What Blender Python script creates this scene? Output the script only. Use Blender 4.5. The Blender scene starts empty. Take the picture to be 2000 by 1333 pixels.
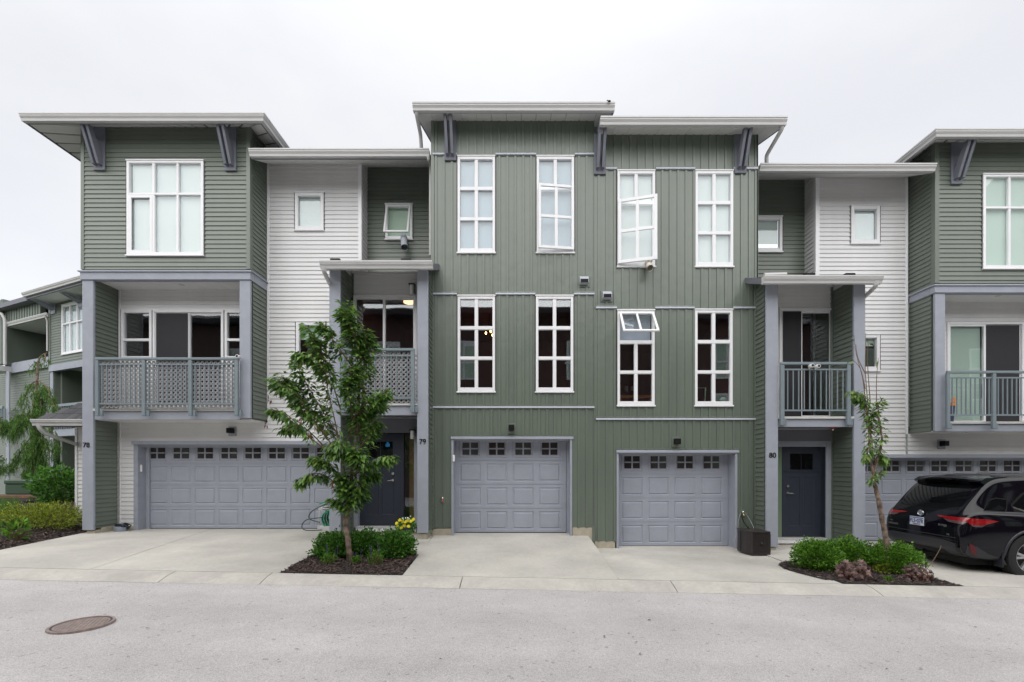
import bpy, bmesh, math, random
from mathutils import Vector, Matrix, noise
random.seed(7)
R = math.radians
SC = bpy.context.scene
COL = SC.collection
F, VX, VY, CH = 890.0, 1020.0, 915.0, 1.7      # measured focal length (px), vanishing point, eye height (m)

# ------------------------------------------------------------------ camera, sky, light
cam = bpy.data.cameras.new("camera"); co = bpy.data.objects.new("camera", cam); COL.objects.link(co)
co.location = (0, 0, CH); co.rotation_euler = (R(90), 0, 0)
cam.sensor_width = 36; cam.lens = F * 36 / 2000
cam.shift_x = -20 / 2000; cam.shift_y = (VY - 666.5) / 2000
cam.clip_end = 2000; cam.clip_start = .05
SC.camera = co

w = bpy.data.worlds.new("World"); SC.world = w; w.use_nodes = True
nt = w.node_tree; nt.nodes.clear()
N = lambda t: nt.nodes.new(t)
out = N('ShaderNodeOutputWorld'); add = N('ShaderNodeAddShader')
sky = N('ShaderNodeTexSky'); sky.sky_type = 'NISHITA'; sky.sun_disc = False
sky.sun_elevation = R(48); sky.sun_rotation = R(192)
b1 = N('ShaderNodeBackground'); b1.inputs[1].default_value = .05
hs = N('ShaderNodeHueSaturation'); hs.inputs['Saturation'].default_value = .35; hs.inputs['Value'].default_value = .55; nt.links.new(sky.outputs[0], hs.inputs['Color']); nt.links.new(hs.outputs[0], b1.inputs[0])
# overcast cloud deck: brighter towards the zenith, soft grey cloud patches
tc = N('ShaderNodeTexCoord'); sep = N('ShaderNodeSeparateXYZ'); nt.links.new(tc.outputs['Generated'], sep.inputs[0])
mz = N('ShaderNodeMath'); mz.operation = 'MAXIMUM'; mz.inputs[1].default_value = 0; nt.links.new(sep.outputs[2], mz.inputs[0])
mr = N('ShaderNodeMapRange'); mr.inputs[1].default_value = .5; mr.inputs[2].default_value = 1.0; mr.inputs[3].default_value = 1.0; mr.inputs[4].default_value = 1.7
mr.interpolation_type = 'SMOOTHSTEP'; nt.links.new(mz.outputs[0], mr.inputs[0])
mp = N('ShaderNodeMapping'); mp.inputs['Scale'].default_value = (1, 1, 2.2); nt.links.new(tc.outputs['Generated'], mp.inputs[0])
nz = N('ShaderNodeTexNoise'); nz.inputs['Scale'].default_value = 2.3; nz.inputs['Detail'].default_value = 5; nz.inputs['Roughness'].default_value = .5
nt.links.new(mp.outputs[0], nz.inputs[0])
cr = N('ShaderNodeValToRGB'); cr.color_ramp.elements[0].position = .38; cr.color_ramp.elements[0].color = (.81, .818, .85, 1)
cr.color_ramp.elements[1].position = .6; cr.color_ramp.elements[1].color = (.90, .903, .915, 1)
nt.links.new(nz.outputs[0], cr.inputs[0])
b2 = N('ShaderNodeBackground'); nt.links.new(cr.outputs[0], b2.inputs[0])
SKYM = N('ShaderNodeMath'); SKYM.operation = 'MULTIPLY'; SKYM.inputs[1].default_value = .42
nt.links.new(mr.outputs[0], SKYM.inputs[0]); nt.links.new(SKYM.outputs[0], b2.inputs[1])
nt.links.new(b1.outputs[0], add.inputs[0]); nt.links.new(b2.outputs[0], add.inputs[1]); nt.links.new(add.outputs[0], out.inputs[0])

sl = bpy.data.lights.new("sun", 'SUN'); sl.energy = 1.5; sl.angle = R(100); sl.color = (1, .97, .93)
so = bpy.data.objects.new("sun", sl); COL.objects.link(so); so.rotation_euler = (R(42), 0, R(-10)); so.location = (-4, -6, 20)
VS = SC.view_settings; VS.view_transform = 'Standard'; VS.look = 'None'; VS.exposure = 1.02; VS.gamma = 1; VS.use_curve_mapping = False
SC.cycles.max_bounces = 7; SC.cycles.transparent_max_bounces = 12

# ------------------------------------------------------------------ pixel measurements -> metres
def X(px, Y): return (px - VX) * Y / F
def Z(py, Y): return CH + (VY - py) * Y / F

# ------------------------------------------------------------------ materials
MATS = {}
def mat(name, col, rough=.6, var=.08, vscale=3.0, bump=0.0, bscale=60.0, metal=0.0, spec=.5, objvar=0.0, coat=0.0, island=0.0, col2=None, trans=0.0, streak=0.0, grain=0.0):
    m = bpy.data.materials.new(name); m.use_nodes = True; MATS[name] = m
    t = m.node_tree; b = t.nodes['Principled BSDF']; L = t.links.new
    b.inputs['Roughness'].default_value = rough; b.inputs['Metallic'].default_value = metal
    b.inputs['Specular IOR Level'].default_value = spec
    if coat: b.inputs['Coat Weight'].default_value = coat; b.inputs['Coat Roughness'].default_value = .03
    co_ = t.nodes.new('ShaderNodeTexCoord')
    n = t.nodes.new('ShaderNodeTexNoise'); n.inputs['Scale'].default_value = vscale; n.inputs['Detail'].default_value = 6; n.inputs['Roughness'].default_value = .6
    if streak:
        mp_ = t.nodes.new('ShaderNodeMapping'); mp_.inputs['Scale'].default_value = (1, 1, streak); L(co_.outputs['Object'], mp_.inputs[0]); L(mp_.outputs[0], n.inputs[0])
    else: L(co_.outputs['Object'], n.inputs[0])
    mr_ = t.nodes.new('ShaderNodeMapRange'); mr_.inputs[1].default_value = .25; mr_.inputs[2].default_value = .75
    mr_.inputs[3].default_value = 1 - var; mr_.inputs[4].default_value = 1 + var; L(n.outputs[0], mr_.inputs[0])
    v = mr_.outputs[0]
    if objvar:
        oi = t.nodes.new('ShaderNodeObjectInfo'); m2 = t.nodes.new('ShaderNodeMapRange'); m2.inputs[3].default_value = 1 - objvar; m2.inputs[4].default_value = 1 + objvar
        L(oi.outputs['Random'], m2.inputs[0]); mm = t.nodes.new('ShaderNodeMath'); mm.operation = 'MULTIPLY'; L(v, mm.inputs[0]); L(m2.outputs[0], mm.inputs[1]); v = mm.outputs[0]
    if island:
        g = t.nodes.new('ShaderNodeNewGeometry'); m2 = t.nodes.new('ShaderNodeMapRange'); m2.inputs[3].default_value = 1 - island; m2.inputs[4].default_value = 1 + island
        L(g.outputs['Random Per Island'], m2.inputs[0]); mm = t.nodes.new('ShaderNodeMath'); mm.operation = 'MULTIPLY'; L(v, mm.inputs[0]); L(m2.outputs[0], mm.inputs[1]); v = mm.outputs[0]
    if grain:
        for sc_, am, lo_, hi_ in ((220, grain, .3, .7), (17, grain * .6, .3, .7), (5.5, grain * .8, .55, .8)):
            ng = t.nodes.new('ShaderNodeTexNoise'); ng.inputs['Scale'].default_value = sc_; ng.inputs['Detail'].default_value = 3; L(co_.outputs['Object'], ng.inputs[0])
            mg = t.nodes.new('ShaderNodeMapRange'); mg.inputs[1].default_value = lo_; mg.inputs[2].default_value = hi_; mg.inputs[3].default_value = 1 + am * (sc_ != 5.5); mg.inputs[4].default_value = 1 - am; L(ng.outputs[0], mg.inputs[0])
            mm = t.nodes.new('ShaderNodeMath'); mm.operation = 'MULTIPLY'; L(v, mm.inputs[0]); L(mg.outputs[0], mm.inputs[1]); v = mm.outputs[0]
    base = t.nodes.new('ShaderNodeRGB'); base.outputs[0].default_value = (*col, 1); src = base.outputs[0]
    if col2:
        mx = t.nodes.new('ShaderNodeMix'); mx.data_type = 'RGBA'; mx.inputs[6].default_value = (*col, 1); mx.inputs[7].default_value = (*col2, 1)
        if island: L(t.nodes['Geometry'].outputs['Random Per Island'], mx.inputs[0])
        else:
            n2 = t.nodes.new('ShaderNodeTexNoise'); n2.inputs['Scale'].default_value = vscale * .37; n2.inputs['Detail'].default_value = 4; L(co_.outputs['Object'], n2.inputs[0])
            m3 = t.nodes.new('ShaderNodeMapRange'); m3.inputs[1].default_value = .35; m3.inputs[2].default_value = .65; L(n2.outputs[0], m3.inputs[0]); L(m3.outputs[0], mx.inputs[0])
        src = mx.outputs[2]
    vm = t.nodes.new('ShaderNodeVectorMath'); vm.operation = 'SCALE'; L(src, vm.inputs[0]); L(v, vm.inputs['Scale'])
    L(vm.outputs[0], b.inputs['Base Color'])
    if bump:
        n3 = t.nodes.new('ShaderNodeTexNoise'); n3.inputs['Scale'].default_value = bscale; n3.inputs['Detail'].default_value = 4; L(co_.outputs['Object'], n3.inputs[0])
        bp = t.nodes.new('ShaderNodeBump'); bp.inputs['Strength'].default_value = bump; bp.inputs['Distance'].default_value = .01; L(n3.outputs[0], bp.inputs['Height']); L(bp.outputs[0], b.inputs['Normal'])
    if trans:
        tr = t.nodes.new('ShaderNodeBsdfTranslucent'); L(vm.outputs[0], tr.inputs[0]); ms = t.nodes.new('ShaderNodeMixShader'); ms.inputs[0].default_value = trans
        L(b.outputs[0], ms.inputs[1]); L(tr.outputs[0], ms.inputs[2]); L(ms.outputs[0], t.nodes['Material Output'].inputs[0])
    return m
def emat(name, col, s):
    m = bpy.data.materials.new(name); m.use_nodes = True; MATS[name] = m
    b = m.node_tree.nodes['Principled BSDF']; b.inputs['Base Color'].default_value = (*col, 1); b.inputs['Emission Color'].default_value = (*col, 1); b.inputs['Emission Strength'].default_value = s
    return m
def glassmat(name, tint, ior=2.1, wob=.03):
    m = bpy.data.materials.new(name); m.use_nodes = True; MATS[name] = m; t = m.node_tree; t.nodes.clear(); L = t.links.new
    o = t.nodes.new('ShaderNodeOutputMaterial'); f = t.nodes.new('ShaderNodeFresnel'); ge = t.nodes.new('ShaderNodeNewGeometry'); ir = t.nodes.new('ShaderNodeMapRange'); ir.inputs[3].default_value = ior; ir.inputs[4].default_value = 1 / ior; L(ge.outputs['Backfacing'], ir.inputs[0]); L(ir.outputs[0], f.inputs[0])
    g = t.nodes.new('ShaderNodeBsdfGlossy'); g.inputs['Roughness'].default_value = .01; g.inputs['Color'].default_value = (.93, .97, 1, 1)
    tr = t.nodes.new('ShaderNodeBsdfTransparent'); tr.inputs[0].default_value = (*tint, 1); mx = t.nodes.new('ShaderNodeMixShader')
    co_ = t.nodes.new('ShaderNodeTexCoord'); n = t.nodes.new('ShaderNodeTexNoise'); n.inputs['Scale'].default_value = 1.6; n.inputs['Detail'].default_value = 1
    L(co_.outputs['Object'], n.inputs[0]); bp = t.nodes.new('ShaderNodeBump'); bp.inputs['Strength'].default_value = wob; bp.inputs['Distance'].default_value = .1
    L(n.outputs[0], bp.inputs['Height']); L(bp.outputs[0], g.inputs['Normal'])
    L(f.outputs[0], mx.inputs[0]); L(tr.outputs[0], mx.inputs[1]); L(g.outputs[0], mx.inputs[2]); L(mx.outputs[0], o.inputs[0])
    return m
mat('green_lap', (.120, .144, .116), .38, .10, 2, .12, 90, spec=.8, streak=.13, objvar=.035)
mat('green_board', (.126, .155, .124), .34, .13, 3.0, .7, 4.5, spec=.8, streak=.13, objvar=.03)
mat('white_lap', (.69, .69, .695), .45, .05, 2, .1, 80, streak=.13, objvar=.02)
mat('grey_trim', (.32, .342, .395), .65, .07, 5, .35, 45)
mat('door_grey', (.33, .35, .41), .5, .07, 4, .12, 160)
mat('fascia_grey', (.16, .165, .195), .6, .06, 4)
mat('flashing', (.50, .52, .58), .35, .05, 4)
mat('bracket_shaded', (.17, .18, .215), .6, .08, 6, .3, 40)  # trim grey darkened: shade under the eaves put into the colour
mat('channel_shadow', (.05, .056, .05), .6, .1, 6)  # dark tone paints the shadow line in the channel around windows
mat('vinyl_white', (.80, .80, .82), .35, .03, 4)
mat('gutter', (.54, .54, .535), .35, .05, 3)
mat('soffit', (.74, .74, .73), .5, .05, 3)
mat('rail', (.19, .235, .258), .4, .06, 6)
mat('lattice', (.33, .325, .34), .6, .08, 6)
mat('entry_door', (.026, .033, .052), .45, .05, 5)
mat('shingle', (.062, .063, .068), .9, .25, 25, .5, 140, objvar=.2)
mat('concrete', (.52, .50, .455), .85, .16, 1.0, .35, 90, grain=.09, col2=(.40, .383, .35))
mat('curb_concrete', (.48, .46, .415), .85, .14, 2.2, .35, 90, grain=.10, col2=(.42, .40, .37))
mat('foundation', (.42, .38, .30), .9, .15, 9, .6, 60)
mat('deck', (.6, .6, .58), .6, .1, 6)
mat('black', (.008, .008, .009), .5, .1, 6, spec=.2)
mat('dark_metal', (.03, .03, .034), .4, .1, 6)
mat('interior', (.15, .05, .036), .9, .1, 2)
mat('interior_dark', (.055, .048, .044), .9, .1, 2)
mat('blind', (.60, .655, .65), .8, .03, 2)
mat('blind_blue', (.36, .43, .50), .6, .03, 2)
mat('blind_pale', (.55, .66, .58), .8, .03, 2)
mat('blind_green', (.42, .56, .45), .8, .05, 1.2)
mat('screen', (.018, .018, .022), .7, .1, 8)
mat('timber', (.20, .10, .06), .7, .2, 6)
mat('wood_orange', (.45, .17, .04), .5, .1, 6)
mat('white_plastic', (.8, .8, .8), .35, .02, 4)
mat('chrome', (.7, .7, .7), .15, .02, 4, metal=1)
mat('hose_green', (.0, .30, .15), .35, .1, 8)
mat('hose_dark', (.03, .07, .06), .4, .1, 8)
mat('hose_beige', (.55, .5, .42), .5, .05, 8)
mat('duct', (.42, .44, .50), .4, .06, 8)
mat('brown_box', (.028, .022, .022), .45, .15, 8, .2, 60)
mat('red', (.55, .02, .01), .4, .05, 5)
mat('red_light', (.35, .05, .04), .6, .1, 5)
mat('blue', (.02, .25, .6), .4, .05, 5)
mat('pot_grey', (.26, .30, .36), .5, .1, 6)
mat('pot_purple', (.06, .06, .14), .5, .1, 6)
mat('bag', (.01, .012, .02), .3, .2, 6)
mat('bark', (.10, .07, .052), .9, .45, 30, 1.0, 55, col2=(.27, .20, .155))
mat('twig', (.16, .10, .06), .85, .25, 14)
mat('mulch', (.016, .012, .012), .95, .5, 30, 1.0, 60)
mat('chip', (.02, .015, .014), .9, .3, 20, island=.6, col2=(.085, .055, .045))
mat('leaf_cherry', (.045, .125, .03), .42, .2, 2, island=.35, col2=(.16, .30, .05), trans=.4, spec=.6)
mat('leaf_young', (.15, .30, .045), .45, .2, 2, island=.3, col2=(.20, .26, .06), trans=.35)
mat('leaf_box', (.05, .15, .014), .5, .2, 2, island=.45, col2=(.15, .32, .03), trans=.3)
mat('leaf_box_dark', (.038, .12, .02), .5, .2, 2, island=.45, col2=(.11, .27, .035), trans=.35)
mat('leaf_spruce', (.028, .095, .02), .6, .2, 2, island=.4, col2=(.14, .27, .04), trans=.25)
mat('leaf_yellow', (.14, .20, .015), .6, .2, 2, island=.4, col2=(.30, .36, .03), trans=.25)
mat('leaf_lawn', (.04, .12, .015), .6, .2, 2, island=.4, col2=(.09, .2, .03), trans=.25)
mat('leaf_dry', (.22, .05, .02), .7, .2, 2, island=.4)
mat('leaf_heuchera', (.075, .03, .032), .5, .25, 6, island=.4, col2=(.19, .12, .10), trans=.2)
mat('petal_yellow', (.85, .72, .02), .5, .1, 5, island=.15, trans=.2)
mat('petal_white', (.8, .82, .8), .5, .05, 5)
mat('petal_orange', (.75, .25, .02), .5, .1, 5, island=.2)
mat('petal_purple', (.09, .06, .16), .5, .1, 5)
mat('soil', (.05, .04, .03), .95, .4, 3, .5, 20)
mat('grass_ground', (.05, .09, .03), .95, .4, 3, .5, 20)
mat('utility_green', (.045, .085, .05), .5, .06, 3)
mat('iron', (.28, .225, .215), .65, .3, 20, .5, 90, metal=.0, col2=(.28, .22, .19))
mat('iron_dark', (.085, .072, .07), .8, .3, 20)
mat('opp_red', (.085, .045, .04), .7, .1, 2)
mat('opp_roof', (.035, .035, .04), .9, .2, 8)
mat('car_paint', (.003, .003, .006), .07, .02, 5, spec=.42)
mat('car_trim', (.024, .026, .034), .42, .1, 5)
mat('car_glass', (.004, .005, .006), .04, .02, 5, spec=.2)
mat('garage_pane', (.03, .026, .026), .12, .3, 3, spec=.7)
mat('tyre', (.016, .016, .017), .8, .1, 8, .3, 60)
mat('alloy', (.48, .49, .51), .3, .04, 6, metal=.7)
mat('tail_red', (.25, .003, .006), .15, .35, 40, coat=1)
mat('reflector_red', (.10, .006, .008), .3, .2, 30)
mat('tail_clear', (.09, .06, .065), .15, .1, 30, coat=1)
mat('plate', (.62, .66, .74), .4, .04, 6)
mat('plate_blue', (.06, .09, .25), .4, .04, 6)
mat('brass', (.45, .32, .12), .3, .1, 6, metal=1)
mat('amber_glass', (.22, .15, .05), .3, .1, 3)
mat('side_glass_green', (.16, .22, .15), .2, .05, 3)
glassmat('glass', (.97, .985, .98), 1.7, .004); glassmat('glass_mid', (.95, .97, .97), 2.1, .006); glassmat('glass_low', (.93, .95, .95), 1.9, .010)
emat('bulb', (1, .45, .12), 9); emat('ceiling_glow', (1, .62, .35), 1.2)

def road_mat():
    m = bpy.data.materials.new('asphalt'); m.use_nodes = True; MATS['asphalt'] = m; t = m.node_tree; b = t.nodes['Principled BSDF']; L = t.links.new
    b.inputs['Roughness'].default_value = .88
    c = t.nodes.new('ShaderNodeTexCoord')
    def nz(s, d=4, r=.6):
        n = t.nodes.new('ShaderNodeTexNoise'); n.inputs['Scale'].default_value = s; n.inputs['Detail'].default_value = d; n.inputs['Roughness'].default_value = r; L(c.outputs['Object'], n.inputs[0]); return n.outputs[0]
    def ramp(v, a, b_, lo, hi):
        r = t.nodes.new('ShaderNodeMapRange'); r.inputs[1].default_value = a; r.inputs[2].default_value = b_; r.inputs[3].default_value = lo; r.inputs[4].default_value = hi; L(v, r.inputs[0]); return r.outputs[0]
    def mul(a, b_):
        k = t.nodes.new('ShaderNodeMath'); k.operation = 'MULTIPLY'; L(a, k.inputs[0]); L(b_, k.inputs[1]); return k.outputs[0]
    vo = t.nodes.new('ShaderNodeTexVoronoi'); vo.inputs['Scale'].default_value = 190; L(c.outputs['Object'], vo.inputs[0])
    sp = t.nodes.new('ShaderNodeSeparateColor'); L(vo.outputs['Color'], sp.inputs[0])
    grain = ramp(sp.outputs[0], 0, 1, .70, 1.30)
    vo2 = t.nodes.new('ShaderNodeTexVoronoi'); vo2.inputs['Scale'].default_value = 38; L(c.outputs['Object'], vo2.inputs[0])
    sp2 = t.nodes.new('ShaderNodeSeparateColor'); L(vo2.outputs['Color'], sp2.inputs[0])
    speck = ramp(sp2.outputs[1], .985, .992, 1, .70)
    v = mul(mul(grain, speck), mul(ramp(nz(.55, 6), .3, .7, .90, 1.10), ramp(nz(3.3, 5), .3, .7, .95, 1.05)))
    mpt = t.nodes.new('ShaderNodeMapping'); mpt.inputs['Scale'].default_value = (.12, 1.1, 1); L(c.outputs['Object'], mpt.inputs[0]); ntr = t.nodes.new('ShaderNodeTexNoise'); ntr.inputs['Scale'].default_value = 1.0; ntr.inputs['Detail'].default_value = 3; L(mpt.outputs[0], ntr.inputs[0]); v = mul(v, ramp(ntr.outputs[0], .3, .7, .91, 1.08))
    # a few pale salt-like smears
    v = mul(v, ramp(nz(.8, 3), .66, .75, 1, 1.12))
    rgb = t.nodes.new('ShaderNodeVectorMath'); rgb.operation = 'SCALE'; rgb.inputs[0].default_value = (.45, .428, .424); L(v, rgb.inputs['Scale']); L(rgb.outputs[0], b.inputs['Base Color'])
    bp = t.nodes.new('ShaderNodeBump'); bp.inputs['Strength'].default_value = .5; bp.inputs['Distance'].default_value = .006; L(sp.outputs[0], bp.inputs['Height']); L(bp.outputs[0], b.inputs['Normal'])
road_mat()

# ------------------------------------------------------------------ mesh builder
ORG = {}
class MB:
    def __init__(s): s.v = []; s.f = []
    def add(s, vs, fs):
        n = len(s.v); s.v += [tuple(p) for p in vs]; s.f += [tuple(n + i for i in f) for f in fs]; return s
    def quad(s, a, b, c, d): return s.add([a, b, c, d], [(0, 1, 2, 3)])
    def box(s, x0, x1, y0, y1, z0, z1):
        if x0 > x1: x0, x1 = x1, x0
        if y0 > y1: y0, y1 = y1, y0
        if z0 > z1: z0, z1 = z1, z0
        return s.add([(x0, y0, z0), (x1, y0, z0), (x1, y1, z0), (x0, y1, z0), (x0, y0, z1), (x1, y0, z1), (x1, y1, z1), (x0, y1, z1)],
                     [(0, 3, 2, 1), (4, 5, 6, 7), (0, 1, 5, 4), (1, 2, 6, 5), (2, 3, 7, 6), (3, 0, 4, 7)])
    def bbox(s, x0, x1, y0, y1, z0, z1, e=.006):   # box with bevelled edges
        if x0 > x1: x0, x1 = x1, x0
        if y0 > y1: y0, y1 = y1, y0
        if z0 > z1: z0, z1 = z1, z0
        e = min(e, (x1 - x0) * .3, (y1 - y0) * .3, (z1 - z0) * .3)
        bm = bmesh.new(); bmesh.ops.create_cube(bm, size=1)
        for v in bm.verts: v.co = Vector((x0 + (v.co.x + .5) * (x1 - x0), y0 + (v.co.y + .5) * (y1 - y0), z0 + (v.co.z + .5) * (z1 - z0)))
        bmesh.ops.bevel(bm, geom=bm.edges[:], offset=e, segments=1, affect='EDGES')
        return s.frombm(bm)
    def frombm(s, bm):
        bm.verts.index_update(); n = len(s.v); s.v += [tuple(v.co) for v in bm.verts]; s.f += [tuple(n + v.index for v in f.verts) for f in bm.faces]; bm.free(); return s
    def prism(s, pts, a, b, ax='x'):      # pts: 2D polygon, extruded along axis from a to b
        def P(p, t): return (t, p[0], p[1]) if ax == 'x' else ((p[0], t, p[1]) if ax == 'y' else (p[0], p[1], t))
        n = len(pts); vs = [P(p, a) for p in pts] + [P(p, b) for p in pts]
        return s.add(vs, [tuple(range(n)), tuple(range(2 * n - 1, n - 1, -1))] + [(i, (i + 1) % n, n + (i + 1) % n, n + i) for i in range(n)])
    def sweep(s, prof, path, closed=False):   # prof: list (out,up); path: list (x,y) in plan with mitred corners, at z in 3rd
        n = len(path); rings = []
        for i, p in enumerate(path):
            P = Vector(p[:2])
            d0 = (P - Vector(path[i - 1][:2])).normalized() if i > 0 else None
            d1 = (Vector(path[i + 1][:2]) - P).normalized() if i < n - 1 else None
            if d0 is None: d0 = d1
            if d1 is None: d1 = d0
            n0 = Vector((d0.y, -d0.x)); n1 = Vector((d1.y, -d1.x)); m = (n0 + n1); m = m / max(m.length_squared, .01) * 2
            rings.append([(P.x + m.x * o, P.y + m.y * o, p[2] + u) for o, u in prof])
        k = len(prof); vs = [q for r in rings for q in r]; fs = []
        for i in range(n - 1):
            for j in range(k): fs.append((i * k + j, i * k + (j + 1) % k, (i + 1) * k + (j + 1) % k, (i + 1) * k + j))
        fs += [tuple(range(k)), tuple(range(n * k - 1, (n - 1) * k - 1, -1))]
        return s.add(vs, fs)
    def tube(s, path, r, seg=8, cap=True):
        path = [Vector(p) for p in path]; rs = r if isinstance(r, (list, tuple)) else [r] * len(path)
        base = len(s.v); k = 0; up = None
        for i, p in enumerate(path):
            d = (path[min(i + 1, len(path) - 1)] - path[max(i - 1, 0)]);
            if d.length < 1e-9: d = Vector((0, 0, 1))
            d.normalize()
            if up is None: up = d.orthogonal().normalized()
            else:
                up = (up - d * up.dot(d));
                up = up.normalized() if up.length > 1e-6 else d.orthogonal().normalized()
            sd = d.cross(up)
            for j in range(seg):
                a = 2 * math.pi * j / seg; q = p + (up * math.cos(a) + sd * math.sin(a)) * rs[i]; s.v.append(tuple(q))
        for i in range(len(path) - 1):
            for j in range(seg):
                a = base + i * seg + j; b = base + i * seg + (j + 1) % seg; s.f.append((a, b, b + seg, a + seg))
        if cap: s.f.append(tuple(base + j for j in range(seg - 1, -1, -1))); s.f.append(tuple(base + (len(path) - 1) * seg + j for j in range(seg)))
        return s
    def rect_tube(s, path, w, d):        # rectangular downspout
        return s.tube(path, w * .62, 4) if False else s.tube(path, w * .58, 10)
    def disc(s, c, r, ax, h, seg=24):    # short cylinder centred on c along axis ax
        c = Vector(c); A = {'x': Vector((1, 0, 0)), 'y': Vector((0, 1, 0)), 'z': Vector((0, 0, 1))}[ax]
        return s.tube([c - A * h / 2, c + A * h / 2], r, seg)
    def ball(s, c, r, u=10, v=8, sq=(1, 1, 1)):
        n = len(s.v)
        for i in range(1, v):
            for j in range(u):
                a = math.pi * i / v; b = 2 * math.pi * j / u
                s.v.append((c[0] + r * sq[0] * math.sin(a) * math.cos(b), c[1] + r * sq[1] * math.sin(a) * math.sin(b), c[2] + r * sq[2] * math.cos(a)))
        for i in range(v - 2):
            for j in range(u):
                a = n + i * u + j; b = n + i * u + (j + 1) % u; s.f.append((a, a + u, b + u, b))
        t = len(s.v); s.v += [(c[0], c[1], c[2] + r * sq[2]), (c[0], c[1], c[2] - r * sq[2])]
        for j in range(u):
            s.f.append((t, n + j, n + (j + 1) % u)); k = n + (v - 2) * u; s.f.append((t + 1, k + (j + 1) % u, k + j))
        return s
    def build(s, name, m, parent=None, smooth=False, label=None, recalc=True):
        o3 = ORG.get(parent.name, Vector()) if parent else Vector()
        me = bpy.data.meshes.new(name); me.from_pydata([(x - o3.x, y - o3.y, z - o3.z) for x, y, z in s.v], [], s.f)
        if recalc and len(s.f) < 20000:
            bm = bmesh.new(); bm.from_mesh(me); bmesh.ops.recalc_face_normals(bm, faces=bm.faces); bm.to_mesh(me); bm.free()
        if smooth:
            me.shade_smooth()
            if smooth != 'all': me.set_sharp_from_angle(angle=R(38))
        me.materials.append(MATS[m]); o = bpy.data.objects.new(name, me); COL.objects.link(o)
        if parent: o.parent = parent; ORG[o.name] = o3
        if label: o['label'] = label
        return o
def tag(o, label=None, cat=None, group=None, kind=None):
    if label: o['label'] = label
    if cat: o['category'] = cat
    if group: o['group'] = group
    if kind: o['kind'] = kind
    return o
def thing(name, loc, label, cat, group=None, rz=0, local=False):
    o = bpy.data.objects.new(name, None); COL.objects.link(o); o.location = loc; o.rotation_euler = (0, 0, rz); o.empty_display_size = .2
    ORG[o.name] = Vector() if local else Vector(loc)
    return tag(o, label, cat, group)
def B(name, m, parent, *b, label=None, e=0):
    mb = MB()
    (mb.bbox(*b, e=e) if e else mb.box(*b)); return mb.build(name, m, parent, label=label)
# ------------------------------------------------------------------ wall components
def group_touch(rects):
    """rects (a,b,p,q): lists of indices that touch along an edge"""
    n = len(rects); lab = list(range(n))
    for i in range(n):
        for j in range(i):
            a, b, p, q = rects[i]; c, d, r, s = rects[j]
            if min(b, d) - max(a, c) > -1e-5 and min(q, s) - max(p, r) > -1e-5 and (min(b, d) - max(a, c) > 1e-4 or min(q, s) - max(p, r) > 1e-4):
                x, y = lab[i], lab[j]; lab = [y if v == x else v for v in lab]
    return [[i for i in range(n) if lab[i] == l] for l in dict.fromkeys(lab)]
def wmap(face, c):
    if face == 'front': return lambda u, z, o: (u, c - o, z)
    if face == 'right': return lambda u, z, o: (c + o, u, z)     # faces +X
    return lambda u, z, o: (c - o, u, z)                          # faces -X
def cut(u0, u1, holes, za, zb):
    """sub-bands of [za,zb] with the free intervals of [u0,u1] in each"""
    zs = sorted({za, zb} | {h for a, b, c, d in holes for h in (c, d) if za < h < zb}); res = []
    for p, q in zip(zs, zs[1:]):
        iv = [(u0, u1)]
        for a, b, c, d in holes:
            if c < q - 1e-6 and d > p + 1e-6:
                iv = [x for (s, t) in iv for x in ((s, min(t, a)), (max(s, b), t)) if x[1] - x[0] > 1e-4]
        res.append((p, q, iv))
    return res
def backing(parent, face, c, u0, u1, z0, z1, holes, m, thick=.14, name='wall'):
    P = wmap(face, c); mb = MB()
    for p, q, iv in cut(u0, u1, holes, z0, z1):
        for a, b in iv:
            vs = [P(a, p, -.002), P(b, p, -.002), P(b, q, -.002), P(a, q, -.002), P(a, p, -thick), P(b, p, -thick), P(b, q, -thick), P(a, q, -thick)]
            mb.add(vs, [(0, 1, 2, 3), (7, 6, 5, 4), (0, 4, 5, 1), (1, 5, 6, 2), (2, 6, 7, 3), (3, 7, 4, 0)])
    return mb.build(name, m, parent)
def lap(parent, face, c, u0, u1, z0, z1, m, holes=(), pitch=.1016, phase=0.0, trim=True, back=True, one=False):
    """horizontal lap siding, every course its own board"""
    P = wmap(face, c)
    if back: backing(parent, face, c, u0, u1, z0, z1, holes, m)
    o = lambda t: .0195 - .0155 * min(t / .82, 1) if t < .82 else .004 - .002 * (t - .82)
    k = math.floor((z0 - phase) / pitch); mbs = MB()
    while phase + k * pitch < z1 - 1e-3:
        za = phase + k * pitch; zb = za + pitch; wob = random.uniform(-.0008, .0008); pieces = [(a, b, p, q) for p, q, iv in cut(u0, u1, holes, max(za, z0), min(zb, z1)) for a, b in iv]
        if not one and len(pieces) == 1 and pieces[0][1] - pieces[0][0] > 1.5 and random.random() < .3:
            a, b, p, q = pieces[0]; c_ = a + (b - a) * random.uniform(.2, .8); pieces = [(a, c_ - .0012, p, q), (c_ + .0012, b, p, q)]
        for gidx in group_touch(pieces):
            mb = mbs if one else MB()
            for a, b, p, q in (pieces[i] for i in gidx):
                t0 = (p - za) / pitch; t1 = (q - za) / pitch; ts = [t0] + [t for t in (.82,) if t0 < t < t1] + [t1]
                pts = [(p, 0)] + [(za + t * pitch, o(t) + wob) for t in ts]
                n = len(pts); vs = [P(a, z, oo) for z, oo in pts] + [P(b, z, oo) for z, oo in pts]
                mb.add(vs, [(i, i + 1, n + i + 1, n + i) for i in range(n - 1)])
            if mb.f and not one: mb.build('siding_board', m, parent, recalc=False)
        k += 1
    if one and mbs.f: tag(mbs.build('siding', m, parent, recalc=False), kind='stuff')
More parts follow.
